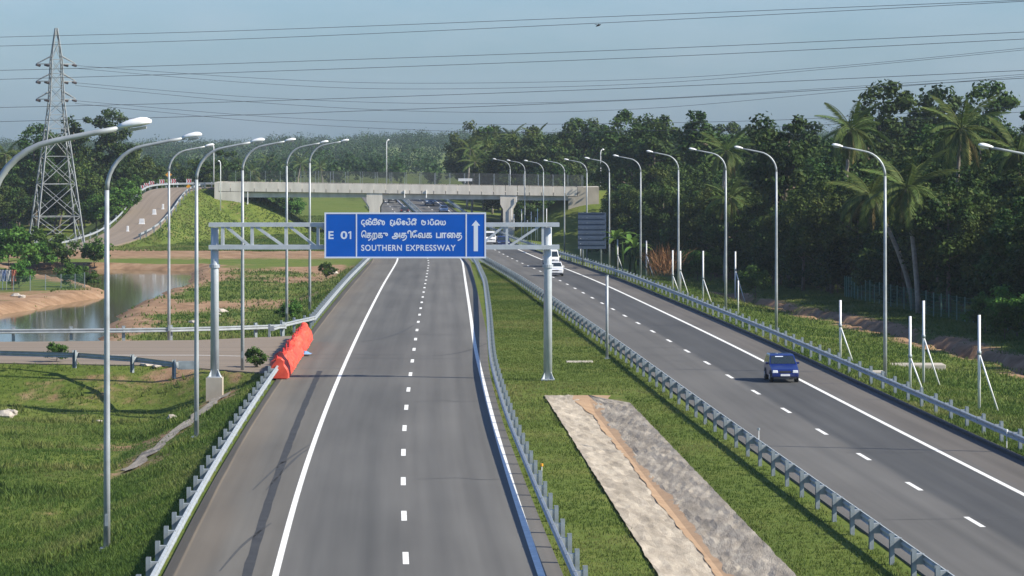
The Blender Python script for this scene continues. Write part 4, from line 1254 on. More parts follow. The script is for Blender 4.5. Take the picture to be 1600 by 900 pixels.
# ================================================================== VEHICLES
def car(kind, paint, loc, heading, label, reverse=False, sc=1.0):
    T = {
     'hatch': dict(L=3.5, W=1.52, pr=[(0, .26), (-.0, .56), (.06, .70), (.85, .90), (1.42, 1.38), (1.68, 1.44), (2.95, 1.42), (3.40, .93), (3.48, .78), (3.50, .28)], i=3, j=7, wh=(.62, 2.85), r=.28),
     'sedan': dict(L=4.4, W=1.70, pr=[(0, .28), (0, .58), (.10, .72), (1.15, .92), (1.85, 1.38), (2.15, 1.44), (2.95, 1.42), (3.65, 1.02), (4.32, .96), (4.40, .30)], i=3, j=7, wh=(.82, 3.45), r=.31),
     'van': dict(L=4.6, W=1.72, pr=[(0, .30), (0, .80), (.10, .92), (.42, 1.08), (1.05, 1.82), (1.35, 1.95), (4.35, 1.95), (4.52, 1.10), (4.58, .9), (4.60, .32)], i=3, j=7, wh=(.85, 3.7), r=.32),
     'suv': dict(L=4.7, W=1.82, pr=[(0, .38), (0, .85), (.10, .98), (1.15, 1.08), (1.75, 1.66), (2.05, 1.76), (4.30, 1.74), (4.60, 1.10), (4.66, .95), (4.70, .40)], i=3, j=7, wh=(.85, 3.75), r=.38)}[kind]
    L, W, pr, i, j = T['L'], T['W'], T['pr'], T['i'], T['j']
    e = empty('parked_car' if False else ('van' if kind == 'van' else 'car'), loc, label, 'van' if kind == 'van' else 'car', 'vehicles on the expressway', heading + (math.pi if reverse else 0))
    e.scale = (sc, sc, sc)
    body = empty  # placeholder
    zb = pr[i][1]; zt = max(z for _, z in pr)
    def hw(y, z):
        w = W / 2
        if z > zb: w *= 1 - .17 * (z - zb) / (zt - zb)
        if y < .3: w *= .93 + .07 * (y / .3) ** .5
        if y > L - .3: w *= .95 + .05 * ((L - y) / .3) ** .5
        return w
    y_off = 0.0
    m_ = MB(); n = len(pr)
    vs = [(-hw(y, z), y, z) for y, z in pr] + [(hw(y, z), y, z) for y, z in pr]
    fs = []
    for k in range(n):
        k2 = (k + 1) % n; fs.append((k, k2, n + k2, n + k))
    lower = list(range(0, i + 1)) + list(range(j, n)); upper = list(range(i, j + 1))
    for q in (lower, upper):
        fs.append(tuple(q[::-1])); fs.append(tuple(n + x for x in q))
    m_.add(vs, fs)
    b_ = m_.obj('body', paint, e); bevel(b_, .05, 3)
    bpy_b = b_
    # fix normals
    bm = bmesh.new(); bm.from_mesh(b_.data); bmesh.ops.recalc_face_normals(bm, faces=bm.faces); bm.to_mesh(b_.data); bm.free()
    # glass
    def pane(name, y0, z0, y1, z1, ins, off):
        d = Vector((0, y1 - y0, z1 - z0)); nr = Vector((0, -d.z, d.y)).normalized() * off
        a0, a1 = .10, .93
        A = Vector((0, y0, z0)) + d * a0 + nr; B = Vector((0, y0, z0)) + d * a1 + nr
        wa, wb = hw(A.y, A.z) * ins, hw(B.y, B.z) * ins
        return MB().add([(-wa, A.y, A.z), (wa, A.y, A.z), (wb, B.y, B.z), (-wb, B.y, B.z)], [(0, 1, 2, 3)]).obj(name, MT['glass'], e)
    pane('windscreen', *pr[i], *pr[i + 1], .90, .012)
    pane('rear_window', *pr[j - 1], *pr[j], .86, .012)
    for s in (-1, 1):
        top = [p for p in pr[i:j + 1]]
        y0, y1 = pr[i][0] + .35, pr[j][0] - .25
        zl_, zh = zb + .06, zt - .14
        cuts = np.linspace(y0, y1, 4 if kind in ('van', 'suv') else 3)
        def lim(y, z):
            lo = pr[i][0] + (pr[i + 1][0] - pr[i][0]) * (z - zb) / (pr[i + 1][1] - zb) + .16
            hi = pr[j][0] + (pr[j - 1][0] - pr[j][0]) * (z - zb) / (pr[j - 1][1] - zb) - .14
            return min(max(y, lo), hi)
        for c0, c1 in zip(cuts[:-1], cuts[1:]):
            q = [(c0 + .04, zl_), (c1 - .04, zl_), (lim(c1 - .04, zh), zh), (lim(c0 + .04, zh), zh)]
            MB().add([(s * (hw(y, z) + .008), y, z) for y, z in q], [(0, 1, 2, 3)]).obj('side_window', MT['glass'], e)
    # wheels
    for yw in T['wh']:
        for s in (-1, 1):
            r = T['r']
            wo = MB().tube([(s * (W / 2 - .19), yw, r), (s * (W / 2 - .03), yw, r), (s * (W / 2 + .005), yw, r)], [r, r, r * .93], 18).obj('wheel', MT['black'], e)
            MB().tube([(s * (W / 2 - .02), yw, r), (s * (W / 2 + .018), yw, r)], [r * .62, r * .5], 12).obj('rim', MT['chrome'], wo)
            MB().tube([(s * (W / 2 - .05), yw, r + .03), (s * (W / 2 + .003), yw, r + .03)], r * 1.16, 18).obj('wheel_arch', MT['darkpl'], e)
    zf = pr[1][1]
    for s in (-1, 1):
        o = MB().box((s * W * .355, .03, zf + .03), (W * .20, .12, .15), 0, .85).obj('headlight', MT['headl'], e); bevel(o, .02)
        o = MB().box((s * W * .40, L - .04, zb - .12), (W * .12, .10, .26)).obj('tail_light', MT['taill'], e); bevel(o, .02)
        o = MB().box((s * (W / 2 + .07), pr[i][0] + .38, zb + .07), (.16, .10, .12)).obj('mirror', paint, e); bevel(o, .02)
    MB().box((0, -.012, zf + .02), (W * .40, .03, .10)).obj('grille', MT['darkpl'], e)
    o = MB().box((0, .02, pr[0][1] + .14), (W * .93, .14, .20)).obj('bumper', paint, e); bevel(o, .04)
    MB().box((0, -.058, pr[0][1] + .15), (.50, .012, .11)).obj('number_plate', MT['post_white'], e)
    MB().box((0, .03, pr[0][1] - .0), (W * .8, .12, .08)).obj('air_dam', MT['darkpl'], e)
    o = MB().box((0, L - .02, pr[0][1] + .14), (W * .93, .14, .20)).obj('bumper', paint, e); bevel(o, .04)
    MB().box((0, L + .053, pr[0][1] + .3), (.50, .012, .11)).obj('number_plate', MT['post_white'], e)
    return e
BLUE = paint_mat('car_paint_blue', (.005, .016, .125)); NAVY = paint_mat('car_paint_navy', (.015, .03, .11))
WHITE = paint_mat('car_paint_white', (.78, .79, .79)); DARK = paint_mat('car_paint_dark', (.025, .027, .03)); MIDB = paint_mat('car_paint_mid_blue', (.05, .10, .20))
def on_road(px, Y): return (at_px(px, Y), Y, float(zr(Y)) + .004)
hdR = lambda Y: math.atan2(-float(dashR(Y + 5) - dashR(Y - 5)), 10.0)
hdL = lambda Y: math.atan2(-float(dashL(Y + 5) - dashL(Y - 5)), 10.0)
bc = car('hatch', BLUE, on_road(1227, 184.3), hdR(184), 'blue hatchback driving towards the camera beside the right shoulder')
# screen sticker strip and badge glints on the blue car
MB().add([(-.38, 1.305, 1.30), (.05, 1.305, 1.30), (.05, 1.345, 1.335), (-.38, 1.345, 1.335)], [(0, 1, 2, 3)]).obj('sun_strip', MT['sign_white'], bc)
car('sedan', WHITE, on_road(868, 361), hdR(361), 'white saloon car half hidden behind the gantry column')
car('van', WHITE, on_road(862.5, 400), hdR(400), 'white van following behind the white saloon car')
car('suv', NAVY, on_road(787, 497), hdR(497), 'navy off-road car seen through the gantry beyond the sign')
car('van', WHITE, on_road(766, 520), hdR(520), 'white van partly hidden behind the right end of the sign')
car('suv', MIDB, on_road(672, 699), hdR(699), 'blue car approaching just beyond the overpass')
car('sedan', WHITE, (float(dashR(668)) + 1.6, 668, float(zr(668))), hdR(668), 'white car above the top edge of the sign beyond the overpass', sc=.95)
car('suv', DARK, (float(dashL(716)) + 1.2, 716, float(zr(716))), hdL(716), 'dark car driving away under the far edge of the overpass', reverse=True, sc=.95)
car('sedan', DARK, (float(dashL(664)) + 1.5, 664, float(zr(664))), hdL(664), 'dark car driving away just above the sign', reverse=True, sc=.95)

# ================================================================== ROADSIDE ODDMENTS
# orange sheeting draped along the closed gap
def sheeting():
    path = resample([(-12.75, 187.0, 0), (-12.85, 193, 0), (-13.0, 200, 0), (-13.15, 208, 0), (-13.3, 216, 0), (-13.5, 224, 0)], 110)
    L = path[0].copy(); rows_f = []
    prof = [(.62, .0), (.56, .22), (.46, .45), (.36, .70), (.24, .88), (.12, 1.0), (-.02, 1.02), (-.20, .9), (-.30, .65), (-.36, .35), (-.42, .02)]
    vs = []; fs = []
    rr = random.Random(3); sagv = [rr.uniform(-1, 1) for _ in range(200)]
    for i, p in enumerate(path):
        d = path[min(i + 1, len(path) - 1)] - path[max(i - 1, 0)]; nr = Vector((d.y, -d.x, 0)).normalized()
        fold = abs(((i * .19) % 1.0) - .5) * 2                       # sharp folds
        f2 = abs(((i * .43 + .3) % 1.0) - .5) * 2
        hgt = .84 + .22 * (fold - .5) + .13 * math.sin(i * .11) + .09 * sagv[i] + (.15 if i > 85 or i < 12 else 0)
        for k, (o, h) in enumerate(prof):
            wr = .34 * (fold - .5) * (1 if k % 3 else .3) + .2 * (f2 - .5) + .09 * sagv[(i * 3 + k) % 200]
            vs.append(p - L + nr * (o + wr * (.35 + h * .6)) + Vector((0, 0, max(.0, h * hgt + (.05 * sagv[(i + 7 * k) % 200] if 0 < k < 10 else 0)) + .01)))
    n = len(prof)
    for i in range(len(path) - 1):
        for k in range(n - 1): fs.append((i * n + k, (i + 1) * n + k, (i + 1) * n + k + 1, i * n + k + 1))
    fs.append(tuple(range(n))); 
    e = empty('safety_sheeting', L, 'crumpled orange plastic sheeting blocking the slip road gap', 'sheeting')
    o = MB().add(vs, fs).obj('sheet', MT['orange'], e)
    for i in range(2, 110, 12):
        p = path[i] - L
        MB().tube([p + Vector((0, 0, -.1)), p + Vector((.02, 0, 1.25))], .05, 6).obj('stake', MT['redp'], e)
sheeting()
rg = MB()
for i in range(7):
    for j in range(6):
        pass
def rag(loc, s, m_, label):
    n = 9; vs = []; fs = []
    for i in range(n):
        for j in range(n):
            x, y = (i / (n - 1) - .5) * s, (j / (n - 1) - .5) * s * 1.6
            r_ = math.hypot(x / s, y / s / 1.6) * 2
            vs.append((x + random.uniform(-.04, .04), y + random.uniform(-.06, .06), max(.012, (.17 + .1 * math.sin(i * 1.7 + j * 2.3)) * max(0, 1 - r_))))
    for i in range(n - 1):
        for j in range(n - 1): fs.append((i * n + j, (i + 1) * n + j, (i + 1) * n + j + 1, i * n + j + 1))
    tag(MB().add(vs, fs).obj('discarded_cloth', m_, None, loc, True), label, 'cloth', 'discarded cloth on the shoulder')
X, Y = PX(477, 553); rag((X, Y, .01), .75, MT['blue_cloth'], 'crumpled blue cloth lying on the shoulder by the orange sheeting')
X, Y = PX(467, 557); rag((X, Y, .01), .55, MT['orange'], 'scrap of red cloth lying beside the blue cloth on the shoulder')

# white braced poles on the right verge
def braced_pole(px, py, top_py, brace, label, w=.075, collar=True):
    Ys = np.arange(120, 560, .25); Xs = (px - 800) * Ys / FPX
    zz = terrain(Xs, Ys); k = int(np.argmin(np.abs(215 + (CAM_H - zz) * FPX / Ys - py))); Y = float(Ys[k]); X = float(Xs[k]); z = float(zz[k])
    h = (py - top_py) * Y / FPX
    e = empty('braced_pole', (X, Y, z), label, 'pole', 'white poles on the right verge')
    MB().tube([(0, 0, -.1), (0, 0, h)], w, 10).obj('pole', MT['post_white'], e, smooth=True)
    if brace:
        bh = h * brace
        MB().tube([(0, 0, bh), (.0 + .95 * bh * .25 + .2, -.5, -.05)], .045, 8).obj('brace', MT['post_white'], e, smooth=True)
        MB().tube([(0, 0, bh - .08), (0, 0, bh + .1)], w + .03, 10).obj('collar', MT['galv_dull'], e, smooth=True)
ppos = [(1530, 640, 492, .60, 'rightmost white braced pole on the right verge'), (1443, 600, 470, .57, 'tallest white braced pole left of the rightmost one'), (1422, 608, 494, .45, 'white braced pole just right of the big lamp near the concrete slab'),
        (1313, 562, 469, .57, 'white braced pole between the two large right lamps'), (1149, 482, 393, .68, 'white braced pole right of the fourth right lamp'), (1098.5, 472, 392, .47, 'white braced pole between the dry stalks and the next lamp'),
        (1063, 459, 392, .55, 'white braced pole hard against the right side of a lamp'), (1051, 455, 391, .40, 'white braced pole hard against the left side of a lamp'), (1010, 434, 376, .62, 'white braced pole in front of the dry brown stalks'),
        (965, 423, 374, .5, 'white braced pole below the banana plants'), (907, 405, 372, 0, 'short white pole in front of the blue sign back')]
for p in ppos: braced_pole(*p)
for k, (px, py, t) in enumerate([(1153.5, 492, 438)]): braced_pole(px, py, t, 0, 'thin grey stake beside the white braced pole', .05)
far_p = [(840, 373, 316), (830, 371, 320), (824, 369, 332), (815, 368, 315), (837, 373, 330), (854, 380, 320), (803, 362, 318)]
for k, (px, py, t) in enumerate(far_p): braced_pole(px, py, t + 6, 0, 'slim white pole on the verge below the right span of the overpass', .06)
# median pole
X, Y = PX(948.5, 557); z = gz(X, Y)
mp_ = empty('median_pole', (X, Y, z), 'plain steel pole standing alone in the median beside the guardrail', 'pole')
MB().tube([(0, 0, -.1), (0, 0, 4.95)], .085, 12).obj('pole', MT['galv'], mp_, smooth=True)
MB().tube([(0, 0, 4.95), (0, 0, 5.0)], .10, 12).obj('cap', MT['galv_dull'], mp_)
MB().box((0, 0, .03), (.35, .35, .05)).obj('base_plate', MT['galv_dull'], mp_)
# delineator stakes
def delin(px, py, h, label, m_=None):
    X, Y = PX(px, py, 0); z = gz(X, Y)
    e = empty('marker_stake', (X, Y, z), label, 'marker', 'marker stakes')
    MB().tube([(0, 0, -.1), (0, 0, h)], .022, 6).obj('stake', MT['post_white'], e)
    MB().tube([(0, 0, h), (0, 0, h + .1)], .055, 8).obj('reflector', m_ or MT['amber'], e)
delin(846.5, 757, .75, 'thin marker stake with amber reflector in the near median grass')
delin(1185.5, 692, .62, 'thin stake beside the median guardrail near the ditch', MT['galv_dull'])
delin(1573, 702, .8, 'stake with pale round reflector behind the right guardrail', MT['lamp_white'])
# slabs
def slab(px0, px1, py, d, h, label, zoff=0):
    X0, Y = PX(px0, py, zoff); X1, _ = PX(px1, py, zoff); z = gz((X0 + X1) / 2, Y)
    o = MB().box((0, d / 2, h / 2 - .15), (X1 - X0, d, h + .3)).obj('concrete_slab', MT['concrete'], None, ((X0 + X1) / 2, Y, z))
    bevel(o, .03); tag(o, label, 'slab', 'concrete slabs in the grass')
slab(885, 927, 563, 1.2, .05, 'thin pale concrete slab lying in the median grass')
slab(1345, 1478, 566, 2.0, .10, 'long low concrete slab in the right verge behind the poles', -.5)
slab(1362, 1384, 591, 1.6, .35, 'small concrete box at the foot of the right lamp', -.2)
# big sign seen from behind, right
def back_sign():
    Y = 405.0; X0, X1 = at_px(903, Y), at_px(947, Y); z1 = CAM_H - (332 - 215) * Y / FPX; z0 = CAM_H - (389 - 215) * Y / FPX
    xm = (X0 + X1) / 2; g0 = gz(xm, Y)
    e = empty('road_sign', (xm, Y, g0), 'dull blue-grey back of a large road sign beside the right guardrail', 'sign')
    n = 7
    for k in range(n):
        a_ = z0 + (z1 - z0) * k / n; b_ = z0 + (z1 - z0) * (k + 1) / n
        MB().box((0, 0, (a_ + b_) / 2 - g0), (X1 - X0, .05, b_ - a_ - .02)).obj('panel_strip', MT['sign_back'], e)
        MB().box((0, -.06, b_ - .08 - g0), (X1 - X0 - .1, .06, .08)).obj('stiffener', MT['sign_back'], e)
    for s in (-.32, .32):
        MB().tube([(s * (X1 - X0), .1, -.2), (s * (X1 - X0), .1, z1 - g0)], .10, 10).obj('post', MT['galv_dull'], e, smooth=True)
back_sign()

# green chain-link fence by the forest
def net_fence(name, label, pts, hgt, m_, pm_, npan, wires=18):
    P = resample(pts, npan); L = P[0].copy(); e = empty(name, (L.x, L.y, gz(L.x, L.y)), label, 'fence')
    L = Vector(e.location)
    Q = [Vector((p.x, p.y, gz(p.x, p.y))) for p in P]
    for q in Q: MB().box(q - L + Vector((0, 0, hgt / 2)), (.07, .07, hgt + .1)).obj('post', pm_, e)
    for a_, b_ in zip(Q[:-1], Q[1:]):
        mb = MB(); a_ = a_ - L; b_ = b_ - L
        for k in range(1, wires):
            t = k / wires; p = a_.lerp(b_, t); mb.box(p + Vector((0, 0, hgt / 2)), (.018, .018, hgt - .1))
        for k in range(0, 7):
            h = .06 + (hgt - .12) * k / 6; mb.bar(a_ + Vector((0, 0, h)), b_ + Vector((0, 0, h)), .016)
        mb.obj('mesh_panel', m_, e)
net_fence('mesh_fence', 'green mesh fence on thin posts at the edge of the right forest', [(31.0, 322, 0), (32.2, 305, 0), (34.4, 277, 0), (36.8, 250, 0), (38.6, 226, 0)], 1.9, MT['net_green'], mat('green_post', (.16, .28, .22), .6), 38, 6)
net_fence('mesh_fence', 'teal mesh fence along the far bank of the pond', [(-72, 350, 0), (-62, 357, 0), (-54, 360, 0), (-49, 363, 0), (-46, 372, 0)], 1.6, MT['net_teal'], MT['galv_dull'], 12, 16)
# washing by the fence
for k, (px, c, w) in enumerate([(3, (.6, .62, .66), .5), (8, (.25, .35, .62), .55), (14, (.65, .66, .68), .5), (22, (.62, .22, .14), .45)]):
    Y = 366.0; X = at_px(px, Y); z = gz(X, Y)
    mb = MB(); vs = []; 
    for i in range(5):
        for j in range(6): vs.append(((i / 4 - .5) * w, .05 * math.sin(i * 2 + j), 2.1 - j * .24))
    mb.add(vs, [(i * 6 + j, i * 6 + j + 1, (i + 1) * 6 + j + 1, (i + 1) * 6 + j) for i in range(4) for j in range(5)])
    mb.tube([(-w / 2, 0, 2.12), (-w / 2, 0, -.1)], .03, 5)
    o = mb.obj('hanging_washing', mat('washing_%d' % k, tuple(x * .5 for x in c), .8), None, (X, Y, z))
    tag(o, ['white washing hanging at the left edge by the teal fence', 'blue washing hanging second from the left edge', 'pale washing hanging third from the left edge', 'orange washing hanging rightmost by the teal fence'][k], 'laundry', 'washing by the pond')

# chevron boards, yellow signs and white barrier blocks on the approach road
def small_sign(name, px, py, Y, w, h, post, m1, m2, label, cat, group, diamond=False):
    X = at_px(px, Y); z = CAM_H - (py - 215) * Y / FPX; g0 = gz(X, Y)
    zc = max(z, g0 + h / 2 + .1)
    e = empty(name, (X, Y, g0), label, cat, group)
    MB().tube([(0, .04, -.1), (0, .04, zc - g0)], .035, 6).obj('post', MT['galv_dull'], e)
    c = zc - g0
    if diamond:
        MB().prism([(-w / 2, c), (0, c - h / 2), (w / 2, c), (0, c + h / 2)], -.02, .02).obj('board', m1, e)
    else:
        MB().box((0, 0, c), (w, .04, h)).obj('board', m1, e)
        for k in (-1, 1):
            x = k * w * .22
            for s in (1, -1):
                MB().add([(x - .12, -.024, c + s * h * .48), (x + .08, -.024, c + s * h * .48), (x + .22, -.024, c), (x + .02, -.024, c)], [(0, 1, 2, 3)] if s < 0 else [(3, 2, 1, 0)]).obj('chevron', m2, e)
cp = [(224, 293), (229, 289.5), (237, 286.5), (253, 284), (271, 283), (295, 283)]
cY = [571, 574, 578, 581, 582, 582]
for k, ((px, py), Y) in enumerate(zip(cp, cY)):
    small_sign('chevron_board', px, py, Y, .85, .75, 1, MT['post_white'], MT['redp'], 'red and white chevron board on the bend, %s from the left' % ['first', 'second', 'third', 'fourth', 'fifth', 'sixth'][k], 'sign', 'chevron boards on the bend')
small_sign('warning_sign', 263.5, 273, 582, 1.1, 1.1, 1, MT['amber'], None, 'yellow diamond warning sign above the chevron boards', 'sign', 'yellow warning signs', True)
small_sign('warning_sign', 294.5, 291.5, 570, .8, .8, 1, MT['amber'], None, 'small yellow sign low beside the bridge end', 'sign', 'yellow warning signs', True)
for k, (px, py, w) in enumerate([(199.5, 367, .35), (221.5, 364.5, .85), (241, 361.5, .6), (254.5, 360, .35)]):
    X, Y = PX(px, py, -1.6); z = gz(X, Y)
    o = MB().box((0, 0, .42), (w, .3, .9), 0, .85).box((0, 0, .05), (w + .14, .5, .14)).obj('barrier_block', MT['post_white'], None, (X, Y, z + .05)); bevel(o, .03)
    tag(o, 'white barrier block across the foot of the approach road, %s from the left' % ['first', 'second', 'third', 'fourth'][k], 'barrier', 'white barrier blocks')

# rocks
def rock_mesh(seed):
    r = random.Random(seed); bm = bmesh.new(); bmesh.ops.create_icosphere(bm, subdivisions=2, radius=1)
    ph = [r.uniform(0, 6) for _ in range(6)]
    for v in bm.verts:
        k = 1 + .22 * math.sin(v.co.x * 3 + ph[0]) + .18 * math.sin(v.co.y * 4 + ph[1]) + .15 * math.sin(v.co.z * 5 + ph[2])
        v.co *= k; v.co.z *= .6
    me_ = bpy.data.meshes.new('rock'); bm.to_mesh(me_); bm.free(); me_.materials.append(MT['rock']); return me_
RK = [rock_mesh(s) for s in range(4)]
rk = [(4, 645, .55, 'pale boulder at the left edge of the grass'), (16, 641, .35, 'small stone beside the left boulder'), (230, 572, .35, 'pale flat rock on the slip road verge'), (245, 573, .28, 'second pale rock on the slip road verge'),
      (345, 488, .6, 'pale rock in the grass beyond the slip road'), (338, 494, .35, 'small rock beside the pale rock beyond the slip road'), (300, 505, .4, 'low grey stone behind the slip road rail'), (518, 428, .8, 'pale concrete lump by the far left guardrail'), (25, 488, .5, 'pale rock on the brown pond bank'), (35, 490, .4, 'second pale rock on the pond bank'), (155, 659, .18, 'tiny bluish stone in the left grass'), (270, 655, .3, 'stone on the left grass slope')]
for k, (px, py, s, lab) in enumerate(rk):
    zg = -2
    for _ in range(6):
        X, Y = PX(px, py, zg); zg = gz(X, Y)
    o = link('rock', RK[k % 4], None, (X, Y, zg + s * .1), (0, 0, k), (s, s, s)); tag(o, lab, 'rock', 'loose rocks')
# bird
bd_ = MB(); bd_.tube([(-.22, 0, 0), (-.05, 0, .02), (.1, 0, .02), (.22, 0, .03)], [.01, .06, .06, .015], 8)
bd_.add([(-.04, .03, .03), (.08, .03, .03), (-.08, .45, .16), (-.12, .45, .16)], [(0, 1, 2, 3)]); bd_.add([(-.04, -.03, .03), (.08, -.03, .03), (-.08, -.45, .16), (-.12, -.45, .16)], [(3, 2, 1, 0)])
tag(bd_.obj('bird', MT['black'], None, (at_px(935, 250), 250, CAM_H + (215 - 40) * 250 / FPX)), 'small dark bird flying below the top power lines', 'bird')
bpy.data.objects['bird'].rotation_euler = (0, -.35, .3)

# ================================================================== VEGETATION
def quads_mesh(name, C, A, B, tint, mt, extra=None):
    """C centres, A half-length vectors, B half-width vectors -> leaf-shaped quads"""
    n = len(C)
    V = np.empty((n, 4, 3)); V[:, 0] = C - A; V[:, 1] = C + B; V[:, 2] = C + A; V[:, 3] = C - B
    me = bpy.data.meshes.new(name)
    me.vertices.add(n * 4); me.vertices.foreach_set('co', V.ravel())
    me.loops.add(n * 4); me.loops.foreach_set('vertex_index', np.arange(n * 4))
    me.polygons.add(n); me.polygons.foreach_set('loop_start', np.arange(n) * 4)
    me.update(calc_edges=True)
    at = me.attributes.new('tint', 'FLOAT', 'FACE'); at.data.foreach_set('value', np.clip(tint, 0, 1).astype(np.float32))
    me.materials.append(mt); return me
def unit(v): return v / (np.linalg.norm(v, axis=-1, keepdims=True) + 1e-9)
def clump_leaves(r, centres, radii, per, size, flat=.75):
    k = len(centres); C = np.repeat(centres, per, 0); R = np.repeat(radii, per)
    d = unit(r.normal(size=(k * per, 3))); rad = R * (r.random(k * per) ** .45)
    off = d * rad[:, None]; off[:, 2] *= flat
    P = C + off
    nrm = unit(d * .7 + np.array([0, 0, .55]) + r.normal(size=d.shape) * .55)
    t = unit(np.cross(nrm, r.normal(size=d.shape))); b = np.cross(nrm, t)
    s = size * (.65 + .7 * r.random(k * per))
    tint = np.repeat(.25 + .5 * r.random(k), per) + r.normal(size=k * per) * .16
    return P, t * s[:, None] * .5, b * s[:, None] * .3, tint
def tree_mesh(seed, H, R, trunk_frac, nclump, per, size, mt, shape='round'):
    r = np.random.default_rng(seed); rr = random.Random(seed)
    mb = MB(); th = H * trunk_frac
    lean = Vector((rr.uniform(-.06, .06) * H, rr.uniform(-.06, .06) * H, 0))
    top = Vector((0, 0, H * .78)) + lean
    mb.tube([(0, 0, -.3), lean * .3 + Vector((0, 0, th * .5)), lean * .6 + Vector((0, 0, th)), top], [H * .022, H * .017, H * .014, H * .004], 7)
    cs = []; rs = []
    nl = 9
    for k in range(nl):
        a_ = k * 2.4 + rr.uniform(-.4, .4); h0 = th + (H * .72 - th) * (k / nl) ** .9
        ln = R * rr.uniform(.6, 1.0) * (1 - .45 * (k / nl))
        st = lean * (h0 / H) + Vector((0, 0, h0))
        en = st + Vector((math.cos(a_) * ln, math.sin(a_) * ln, ln * rr.uniform(.25, .75)))
        mid = (st + en) / 2 + Vector((0, 0, -ln * .06))
        mb.tube([st, mid, en], [H * .009, H * .006, H * .002], 5)
        for t in (.55, .8, 1.0):
            p = st.lerp(en, t); cs.append(p + Vector((rr.uniform(-.6, .6), rr.uniform(-.6, .6), rr.uniform(-.3, .6)))); rs.append(R * rr.uniform(.20, .34))
    while len(cs) < nclump:
        u = unit(r.normal(size=(1, 3)))[0]; q = r.random() ** .4
        zc = th + (H - th) * .52
        p = Vector((u[0] * R * q, u[1] * R * q, zc + u[2] * (H - th) * .46 * q)) + lean * .6
        if shape == 'tall': p.x *= .75; p.y *= .75
        cs.append(p); rs.append(R * rr.uniform(.16, .32))
    P, A, B, T = clump_leaves(r, np.array([tuple(c) for c in cs]), np.array(rs), per, size)
    zmin = th * .55
    keep = P[:, 2] > zmin
    return mb.mesh('trunk', MT['bark'], True), quads_mesh('crown', P[keep], A[keep], B[keep], T[keep], mt)
TV = [tree_mesh(100 + k, 14, 4.6, .26, 66, 150, .40, MT['leaf_olive' if k in (1, 4) else 'leaf']) for k in range(6)]
TT = [tree_mesh(200 + k, 19, 4.4, .42, 46, 105, .5, MT['leaf'], 'tall') for k in range(3)]      # taller, opener
TF = [tree_mesh(300 + k, 14, 5.2, .2, 58, 140, .52, MT['leaf_olive' if k == 2 else 'leaf']) for k in range(4)]               # for the farther woods
TS = [tree_mesh(400 + k, 4.2, 2.3, .12, 40, 70, .34, MT['leaf_lush']) for k in range(4)]        # shrubs
TD = [tree_mesh(450 + k, 6.5, 3.0, .10, 52, 80, .42, MT['leaf']) for k in range(3)]             # undergrowth
def plant(kind, name, meshes, X, Y, s, label, cat, group, z=None, sz=1.0):
    z = gz(X, Y) if z is None else z
    e = empty(name, (X, Y, z - .1), label, cat, group, random.uniform(0, 6.28))
    e.scale = (s, s, s * sz)
    t, c = random.choice(meshes)
    link('trunk', t, e); link('crown', c, e)
    return e
def edge_x(Y): return float(np.interp(Y, [150, 226, 250, 290, 330, 375, 420, 470, 520, 560], [46, 40.5, 39, 35.5, 30, 24.5, 19.5, 16.5, 15.5, 16.5]))
def seen(X, Y, pad=6): return -(.1482 * Y + 6) < X < .1482 * Y + pad
LAMP_PX = [(px, o) for (px, _, _), o in zip(right_l, ORD)]
def near_lamp(X, Y):
    px = 800 + X * FPX / Y
    return min(LAMP_PX, key=lambda q: abs(q[0] - px))[1]
# front of the right-hand forest
Y = 196.0
while Y < 560:
    for row, off in enumerate((1.5, 7.5, 14.5, 23, 32, 41)):
        X = edge_x(Y) + off + random.uniform(-1.6, 1.6); yy = Y + random.uniform(-2, 2)
        if not seen(X, yy, 22): continue
        if row < 2: plant('t', 'broadleaf_tree', TV, X, yy, random.uniform(.72, .98) * (1 if row else .86), 'dark leafy tree, %s forest row, behind the %s right street lamp' % (('front', 'second')[row], near_lamp(X, yy)), 'tree', 'trees of the right forest edge')
        elif row == 2 or random.random() < .6: plant('t', 'broadleaf_tree', TV if random.random() < .75 else TT, X, yy, random.uniform(.88, 1.10), 'leafy tree rising behind the forest edge beyond the %s right street lamp' % near_lamp(X, yy), 'tree', 'trees behind the right forest edge')
    for dx in (-.6, 2.6):
      X = edge_x(Y) + dx + random.uniform(-1, 1)
      if seen(X, Y): plant('u', 'undergrowth_bush', TD, X + 1.2, Y + 2.5 + dx, random.uniform(.6, 1.0), 'dark undergrowth bush at the forest foot behind the %s right street lamp' % near_lamp(X, Y), 'bush', 'undergrowth of the right forest')
    Y += 6.3
# tall trees standing out above the right forest
for px, Y, ty, lab in ((1380, 430, 130, 'tall hazy tree standing above the forest right of the palms'), (1448, 440, 133, 'tall hazy tree above the forest, left one of a pair'), (1482, 445, 128, 'tall hazy tree above the forest, right one of a pair'), (1541, 450, 130, 'tall hazy tree nearest the right edge of the picture'), (1100, 470, 166, 'tall open tree above the forest over the curved lamps'), (1022, 500, 182, 'tree with thin crown showing above the forest'), (1215, 360, 172, 'broad dark tree crown above the forest right of the open tree'), (905, 640, 184, 'broad dark tree above the right end of the overpass'), (985, 560, 188, 'rounded tree behind the right end of the overpass')):
    X = at_px(px, Y); z = gz(X, Y); h = CAM_H + (215 - ty) * Y / FPX - z
    ms = TT if 'open' in lab or 'thin' in lab or 'hazy' in lab else TV
    plant('t', 'tall_tree', ms, X, Y, 1.08 * h / (19 if ms is TT else 14), lab, 'tree', 'tall trees above the forest')
